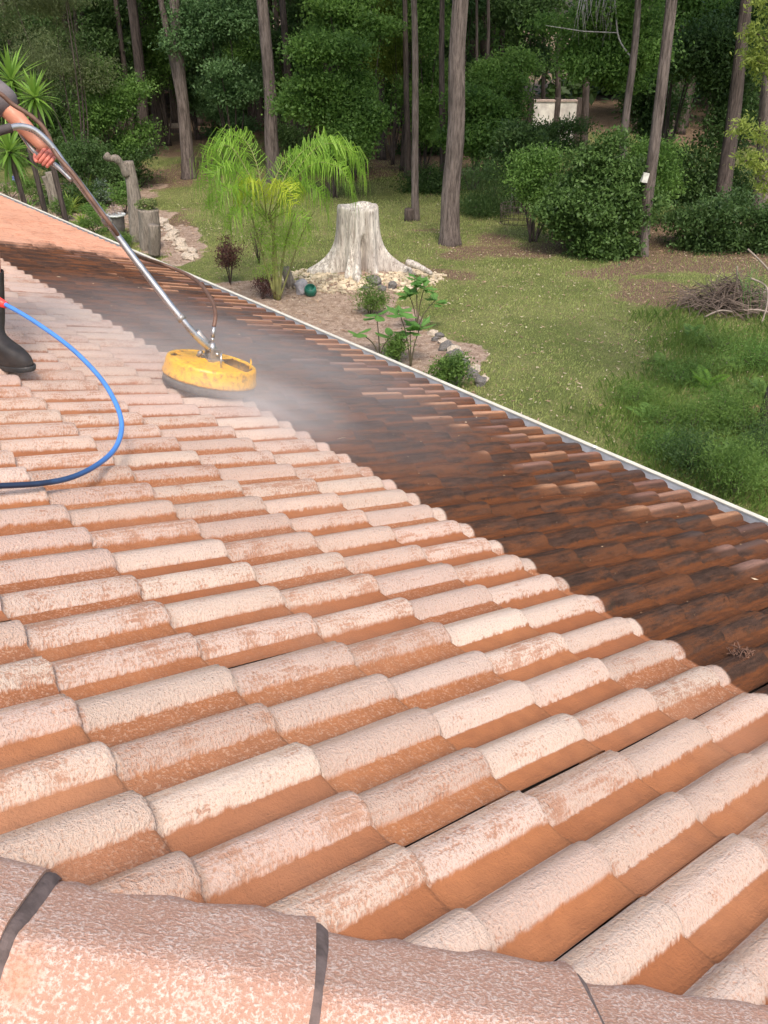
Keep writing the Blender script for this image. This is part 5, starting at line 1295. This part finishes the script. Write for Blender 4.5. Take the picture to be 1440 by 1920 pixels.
Ed = [(0, 1), (1, 2), (2, 3), (3, 4), (0, 5), (5, 6), (6, 7), (7, 8), (8, 9), (0, 10), (10, 11), (11, 12), (12, 13), (13, 14), (2, 15), (15, 16), (16, 17), (17, 18), (18, 19), (2, 20), (20, 21), (21, 22), (22, 23), (23, 24)]
skin_obj('body', N, Ed, M_SKIN, pe)
# head with face
hq = MB(); hd = bpy.data.meshes.new('head'); bm = bmesh.new(); bmesh.ops.create_uvsphere(bm, u_segments=32, v_segments=24, radius=.105)
for v in bm.verts:
    x, y, z = v.co; v.co.z = z * 1.22; v.co.y = y * .82 + 0
    if z < -.02: v.co.y *= 1 + z * 2.2; v.co.x *= 1 + z * 1.2
    f = max(0, x)
    v.co.x += .028 * math.exp(-((y / .014) ** 2 + ((z + .012) / .022) ** 2)) * (f > 0)         # nose
    for sy in (-1, 1): v.co.x -= .010 * math.exp(-(((y - sy * .033) / .014) ** 2 + ((z - .012) / .012) ** 2)) * (f > 0)
    v.co.x -= .005 * math.exp(-((y / .025) ** 2 + ((z + .055) / .006) ** 2)) * (f > 0)
bm.to_mesh(hd); bm.free(); hd.materials.append(M_SKIN); hd.polygons.foreach_set('use_smooth', [True] * len(hd.polygons)); ho = bpy.data.objects.new('head', hd); link(ho, pe); ho.location = L_(head); ho.rotation_euler = (0, .45, math.atan2(FD.y, FD.x))
for sy in (-1, 1):
    er = mesh('ear', *rock_vf(3, 1), M_SKIN, True, ho); er.scale = (.018, .008, .028); er.location = (-.005, sy * .088, 0)
    ey = MB().lathe([(0, -.011), (.008, -.008), (.011, 0), (.008, .008), (0, .011)], 12).build('eye', simple("eye_white", (.6, .58, .55), .3), ho); ey.location = (.088, sy * .033, .014)
MB().lathe([(.19, .045), (.185, .05), (.112, .062), (.108, .10), (.085, .135), (.0, .145)], 28).build('hat', M_HAT, ho)
MB().lathe([(.107, -.02), (.109, .03), (.106, .07)], 24).build('hair', M_HAIR, ho).scale = (1, .86, 1)
# clothes
skin_obj('shirt', [(lerp(pel, chest, -.12), .165), (lerp(pel, chest, .45), .160), (chest, .172), (lerp(chest, neck, .7), .085), (shR, .086), (lerp(shR, elbR, .5), .080), (lerp(shR, PD(28, 208, 3.80), 1.0), .078), (shL, .086), (lerp(shL, elbL, .5), .080), (elbL, .070)],
         [(0, 1), (1, 2), (2, 3), (2, 4), (4, 5), (5, 6), (2, 7), (7, 8), (8, 9)], M_SHIRT, pe)
skin_obj('shorts', [(lerp(pel, chest, .18), .145), (pel, .150), (hipR, .118), (lerp(hipR, kneeR, .35), .135), (lerp(hipR, kneeR, .66), .180), (hipL, .118), (lerp(hipL, kneeL, .55), .105), (lerp(hipL, kneeL, .92), .098)],
         [(0, 1), (1, 2), (2, 3), (3, 4), (1, 5), (5, 6), (6, 7)], M_SHORTS, pe)
# hand closed round the lower bar: palm and five bent fingers
def hand(wr, target, bar_dir, parent, mat, seed=0, thumbup=1):
    ax = (target - wr).normalized(); bd = (bar_dir - ax * bar_dir.dot(ax) * .0).normalized(); side = ax.cross(bd).normalized() if abs(ax.dot(bd)) < .95 else ax.cross(Vector((0, 0, 1))).normalized()
    return ax, bd, side
bar_a, bar_b = PD(45, 258, 3.84), PD(112, 316, 3.80); bd = (bar_b - bar_a).normalized(); gc = PD(84, 297, 3.815)
to_cam = (CAMP - gc).normalized(); n_up = bd.cross(to_cam).normalized(); n_up = n_up if n_up.z > 0 else -n_up
pal = [(wrR, .027), (lerp(wrR, gc + n_up * .028 - to_cam * .015, .5), .030), (gc + n_up * .030 - to_cam * .012, .031), (gc + n_up * .028 + bd * .028 - to_cam * .010, .024)]
hN = list(pal); hE = [(0, 1), (1, 2), (2, 3)]
hand_o = skin_obj('hand', hN, hE, M_GLOVE, pe)
for k in range(4):
    o_ = gc + bd * (-.030 + .0215 * k); r = .0095 - .0006 * abs(k - 1.2); ln = (1, 1.08, 1.0, .85)[k]
    fn = [(o_ + n_up * .030 - to_cam * .010, r * 1.1), (o_ + n_up * .030 * ln + to_cam * .018 * ln, r * 1.05), (o_ + n_up * .004 + to_cam * .032 * ln, r), (o_ - n_up * .022 * ln + to_cam * .022 * ln, r * .93), (o_ - n_up * .028 * ln + to_cam * .002, r * .8)]
    skin_obj('finger', fn, [(0, 1), (1, 2), (2, 3), (3, 4)], M_GLOVE, hand_o.parent, 2)
tN = [(gc - bd * .040 + n_up * .02 - to_cam * .012, .013), (gc - bd * .052 - n_up * .004 - to_cam * .014, .0125), (gc - bd * .040 - n_up * .028 + to_cam * .004, .011), (gc - bd * .020 - n_up * .036 + to_cam * .020, .009)]
skin_obj('thumb', tN, [(0, 1), (1, 2), (2, 3)], M_GLOVE, pe, 2)
# other hand on the dark grip, outside the picture
gl = PD(-50, 259, 3.59); skin_obj('hand', [(wrL, .027), (lerp(wrL, gl, .6), .032), (gl + Vector((0, 0, .028)), .034)], [(0, 1), (1, 2)], M_GLOVE, pe)
for k in range(4):
    o_ = gl + Vector((-.030 + .021 * k, 0, 0)); tc = (CAMP - gl).normalized()
    skin_obj('finger', [(o_ + Vector((0, 0, .03)), .010), (o_ + tc * .028 + Vector((0, 0, .012)), .0098), (o_ + tc * .026 - Vector((0, 0, .014)), .0092), (o_ - Vector((0, 0, .028)), .008)], [(0, 1), (1, 2), (2, 3)], M_GLOVE, pe, 2)
skin_obj('thumb', [(gl + Vector((-.045, 0, .02)), .012), (gl + Vector((-.05, .02, -.005)), .0115), (gl + Vector((-.03, .028, -.022)), .009)], [(0, 1), (1, 2)], M_GLOVE, pe, 2)
# gumboots
def boot(f, ankle, knee, top, fd):
    fd = fd.normalized(); sd_ = fd.cross(Vector((0, 0, 1))).normalized(); V = []; F = []; n = 24
    rings = []
    sh_dir = (knee - ankle).normalized(); tp = ankle + sh_dir * top
    # sole to instep: stacked outlines
    for z, lo, hi, wd in ((0, -.095, .19, .047), (.012, -.10, .195, .052), (.035, -.098, .195, .053), (.060, -.092, .182, .051), (.085, -.086, .150, .049), (.108, -.080, .095, .049), (.135, -.074, .060, .050)):
        c = f + fd * ((lo + hi) / 2 - .055 + .0) + Vector((0, 0, z)); hl = (hi - lo) / 2
        ring = []
        for q in range(n):
            a = 2 * PI * q / n; ca_, sa_ = math.cos(a), math.sin(a)
            x = hl * math.copysign(abs(ca_) ** .8, ca_); wf = wd * (1 - .22 * max(0, -ca_) * 1) * (1 - .0 * ca_)
            if z < .07 and ca_ < .1: wf *= .86
            ring.append(c + fd * x + sd_ * (wf * math.copysign(abs(sa_) ** .85, sa_)))
        rings.append(ring)
    for t in (.22, .4, .6, .8, .97, 1.0, 1.0, .90):
        c = lerp(ankle, tp, t); rr = .058 + .010 * math.sin(t * 2.4) + (.004 if t >= .97 else 0); rr2 = rr
        if len(rings) >= 13: rr2 = rr - .007
        w_ = .002 * math.sin(t * 30)
        ring = [c + fd * ((rr2 + w_) * math.cos(2 * PI * q / n)) + sd_ * (rr2 * .95 * math.sin(2 * PI * q / n)) for q in range(n)]; rings.append(ring)
    for k, r_ in enumerate(rings):
        V += [L_(p) for p in r_]
        if k:
            for q in range(n): q2 = (q + 1) % n; F.append(((k - 1) * n + q, (k - 1) * n + q2, k * n + q2, k * n + q))
    F.append(tuple(reversed(range(n))))
    o = mesh('gumboot', V, F, M_BOOT, True, pe); m = o.modifiers.new('s', 'SUBSURF'); m.levels = 1; m.render_levels = 1
    VV = []; FF = []
    for z, k_ in ((-.004, 1.03), (.014, 1.06), (.018, 1.02)):
        c = sum(rings[1], Vector()) / n
        VV += [L_(c + (p - c) * k_ - Vector((0, 0, p.z - f.z)) + Vector((0, 0, z))) for p in rings[1]]
    for k in (1, 2):
        for q in range(n): q2 = (q + 1) % n; FF.append(((k - 1) * n + q, (k - 1) * n + q2, k * n + q2, k * n + q))
    mesh('sole', VV, FF, M_BLACKPL, True, o)
    return o
boot(foot + Vector((0, 0, .002)), ank, kneeR, .30, FD)
boot(footL + Vector((0, 0, .002)), ankL, kneeL, .30, FD)

# ================================================================== SMALL THINGS ON THE ROOF
rs = np.random.RandomState(5)
def on_roof_leaves(n, i0, i1, j0, j1, sz, mat, name, label, seed):
    rs = np.random.RandomState(seed); V4 = []
    for k in range(n):
        i = rs.uniform(i0, i1); j = rs.uniform(j0, j1); fu = (i + .27) % 1; h = (-ROLLH if fu > .6 else -ROLLH + ROLLH * math.sin(PI * fu / .6) ** .75) + .003 - TILT * ((math.ceil(j) - j) * SV)
        c = RP3(i, j, h); a = rs.uniform(0, 6.3); L = sz * rs.uniform(.5, 1.5); A = (RX * math.cos(a) + RY * math.sin(a)) * L; B = (RY * math.cos(a) - RX * math.sin(a)) * L * .3 + RZ * .002
        V4.append([tuple(c - A), tuple(c - B), tuple(c + A + RZ * .002), tuple(c + B)])
    o = quads_mesh(name, np.array(V4), mat, None, rs.uniform(0, 1, n)); tag(o, label, 'leaf litter', None, 'stuff')
on_roof_leaves(420, -36, 14, 5.4, 10.9, .0045, M_DRY, 'roof_debris', 'tiny pale leaf scraps washed over the wet tiles', 2)
on_roof_leaves(34, -30, 14, 5.5, 10.9, .016, m_leaf("pale_roof_leaf", (.42, .28, .16), (.75, .60, .42), .1), 'dry_leaf', 'few pale dry leaves lying on the dark wet tiles', 3)
on_roof_leaves(160, -30, 14, 5.4, 10.9, .008, m_leaf("dark_roof_leaf", (.02, .014, .01), (.08, .05, .03), .1), 'dark_debris', 'small dark leaf scraps on the wet tiles', 4)
p = ONROOF(1388, 1222, .0); e = empty('twig_tuft', p, 'little tuft of brown twigs and moss on the dark tiles at the right', 'twigs'); mb = MB(); rr = random.Random(8)
for k in range(90):
    c = RX * rr.uniform(-.028, .028) + RY * rr.uniform(-.035, .035) + RZ * rr.uniform(-.02, .012); d = Vector((rr.uniform(-1, 1), rr.uniform(-1, 1), rr.uniform(-.3, .8))).normalized() * rr.uniform(.006, .016)
    mb.tube([c - d, c + Vector((0, 0, .003)), c + d], [.0014, .0013, .0006], 4)
mb.build('twigs', simple("tuft_brown", (.17, .09, .06), .8, .4, 40), e)['kind'] = 'stuff'
for k, (px, py, w_) in enumerate(((640, 822, .040), (1092, 836, .022))):
    p = ONROOF(px, py, .004) if k == 0 else gp(-2.6, GO - .01, GZ + .012)
    if k == 0:
        A = (RX * .3 - RY * .95) * w_; o = quads_mesh('curled_leaf', np.array([[tuple(-A), tuple(RX * .007 + RZ * .008), tuple(A), tuple(-RX * .007)]]), m_leaf("straw_leaf", (.6, .48, .34), (.8, .7, .55), .1), None, [.5]); o.location = p; tag(o, 'single long pale dry leaf on the wet tiles right of the cleaner', 'leaf')
    else:
        o = mesh('gutter_clip', *rock_vf(2, 1), simple("white_clip", (.8, .8, .78), .5), True, gut); o.scale = (.014, .014, .010); o.location = p - HP

# ---- spray mist round the cleaner
mist_c = cc + RZ * .09
def mist(name, c, sc_, dens, label, seed):
    bm = bmesh.new(); bmesh.ops.create_icosphere(bm, subdivisions=3, radius=1); me = bpy.data.meshes.new(name); bm.to_mesh(me); bm.free()
    o = bpy.data.objects.new(name, me); C.objects.link(o); o.location = c; o.scale = sc_; o.rotation_euler = Matrix((RX, RY, RZ)).transposed().to_euler()
    m = bpy.data.materials.new(name); m.use_nodes = True; t = m.node_tree; t.nodes.clear(); out = t.nodes.new('ShaderNodeOutputMaterial')
    pv = t.nodes.new('ShaderNodeVolumePrincipled'); pv.inputs['Color'].default_value = (1, .99, .985, 1); pv.inputs['Anisotropy'].default_value = .2
    tc_ = t.nodes.new('ShaderNodeTexCoord'); g = t.nodes.new('ShaderNodeTexGradient'); g.gradient_type = 'SPHERICAL'; t.links.new(tc_.outputs['Object'], g.inputs[0])
    nz_ = t.nodes.new('ShaderNodeTexNoise'); nz_.inputs['Scale'].default_value = 1.8; nz_.inputs['Detail'].default_value = 2; t.links.new(tc_.outputs['Object'], nz_.inputs['Vector'])
    mr = t.nodes.new('ShaderNodeMapRange'); mr.inputs[1].default_value = .35; mr.inputs[2].default_value = .65; mr.inputs[3].default_value = .35; t.links.new(nz_.outputs[0], mr.inputs[0])
    m1 = t.nodes.new('ShaderNodeMath'); m1.operation = 'MULTIPLY'; t.links.new(g.outputs['Fac'], m1.inputs[0]); t.links.new(mr.outputs[0], m1.inputs[1])
    m2 = t.nodes.new('ShaderNodeMath'); m2.operation = 'MULTIPLY'; t.links.new(m1.outputs[0], m2.inputs[0]); m2.inputs[1].default_value = dens; t.links.new(m2.outputs[0], pv.inputs['Density'])
    t.links.new(pv.outputs[0], out.inputs['Volume']); me.materials.append(m); tag(o, label, 'spray mist', None, 'stuff'); return o
mist('spray_mist', cc + RY * .25 - RX * .3 + RZ * .05, (1.9, 1.4, .26), 1.1, 'thin white spray mist drifting over the tiles round the yellow cleaner', 1)
mist('dense_spray', ONROOF(500, 752, .06), (.60, .42, .12), 2.6, 'denser spray puffing out at the front right of the yellow cleaner', 2)
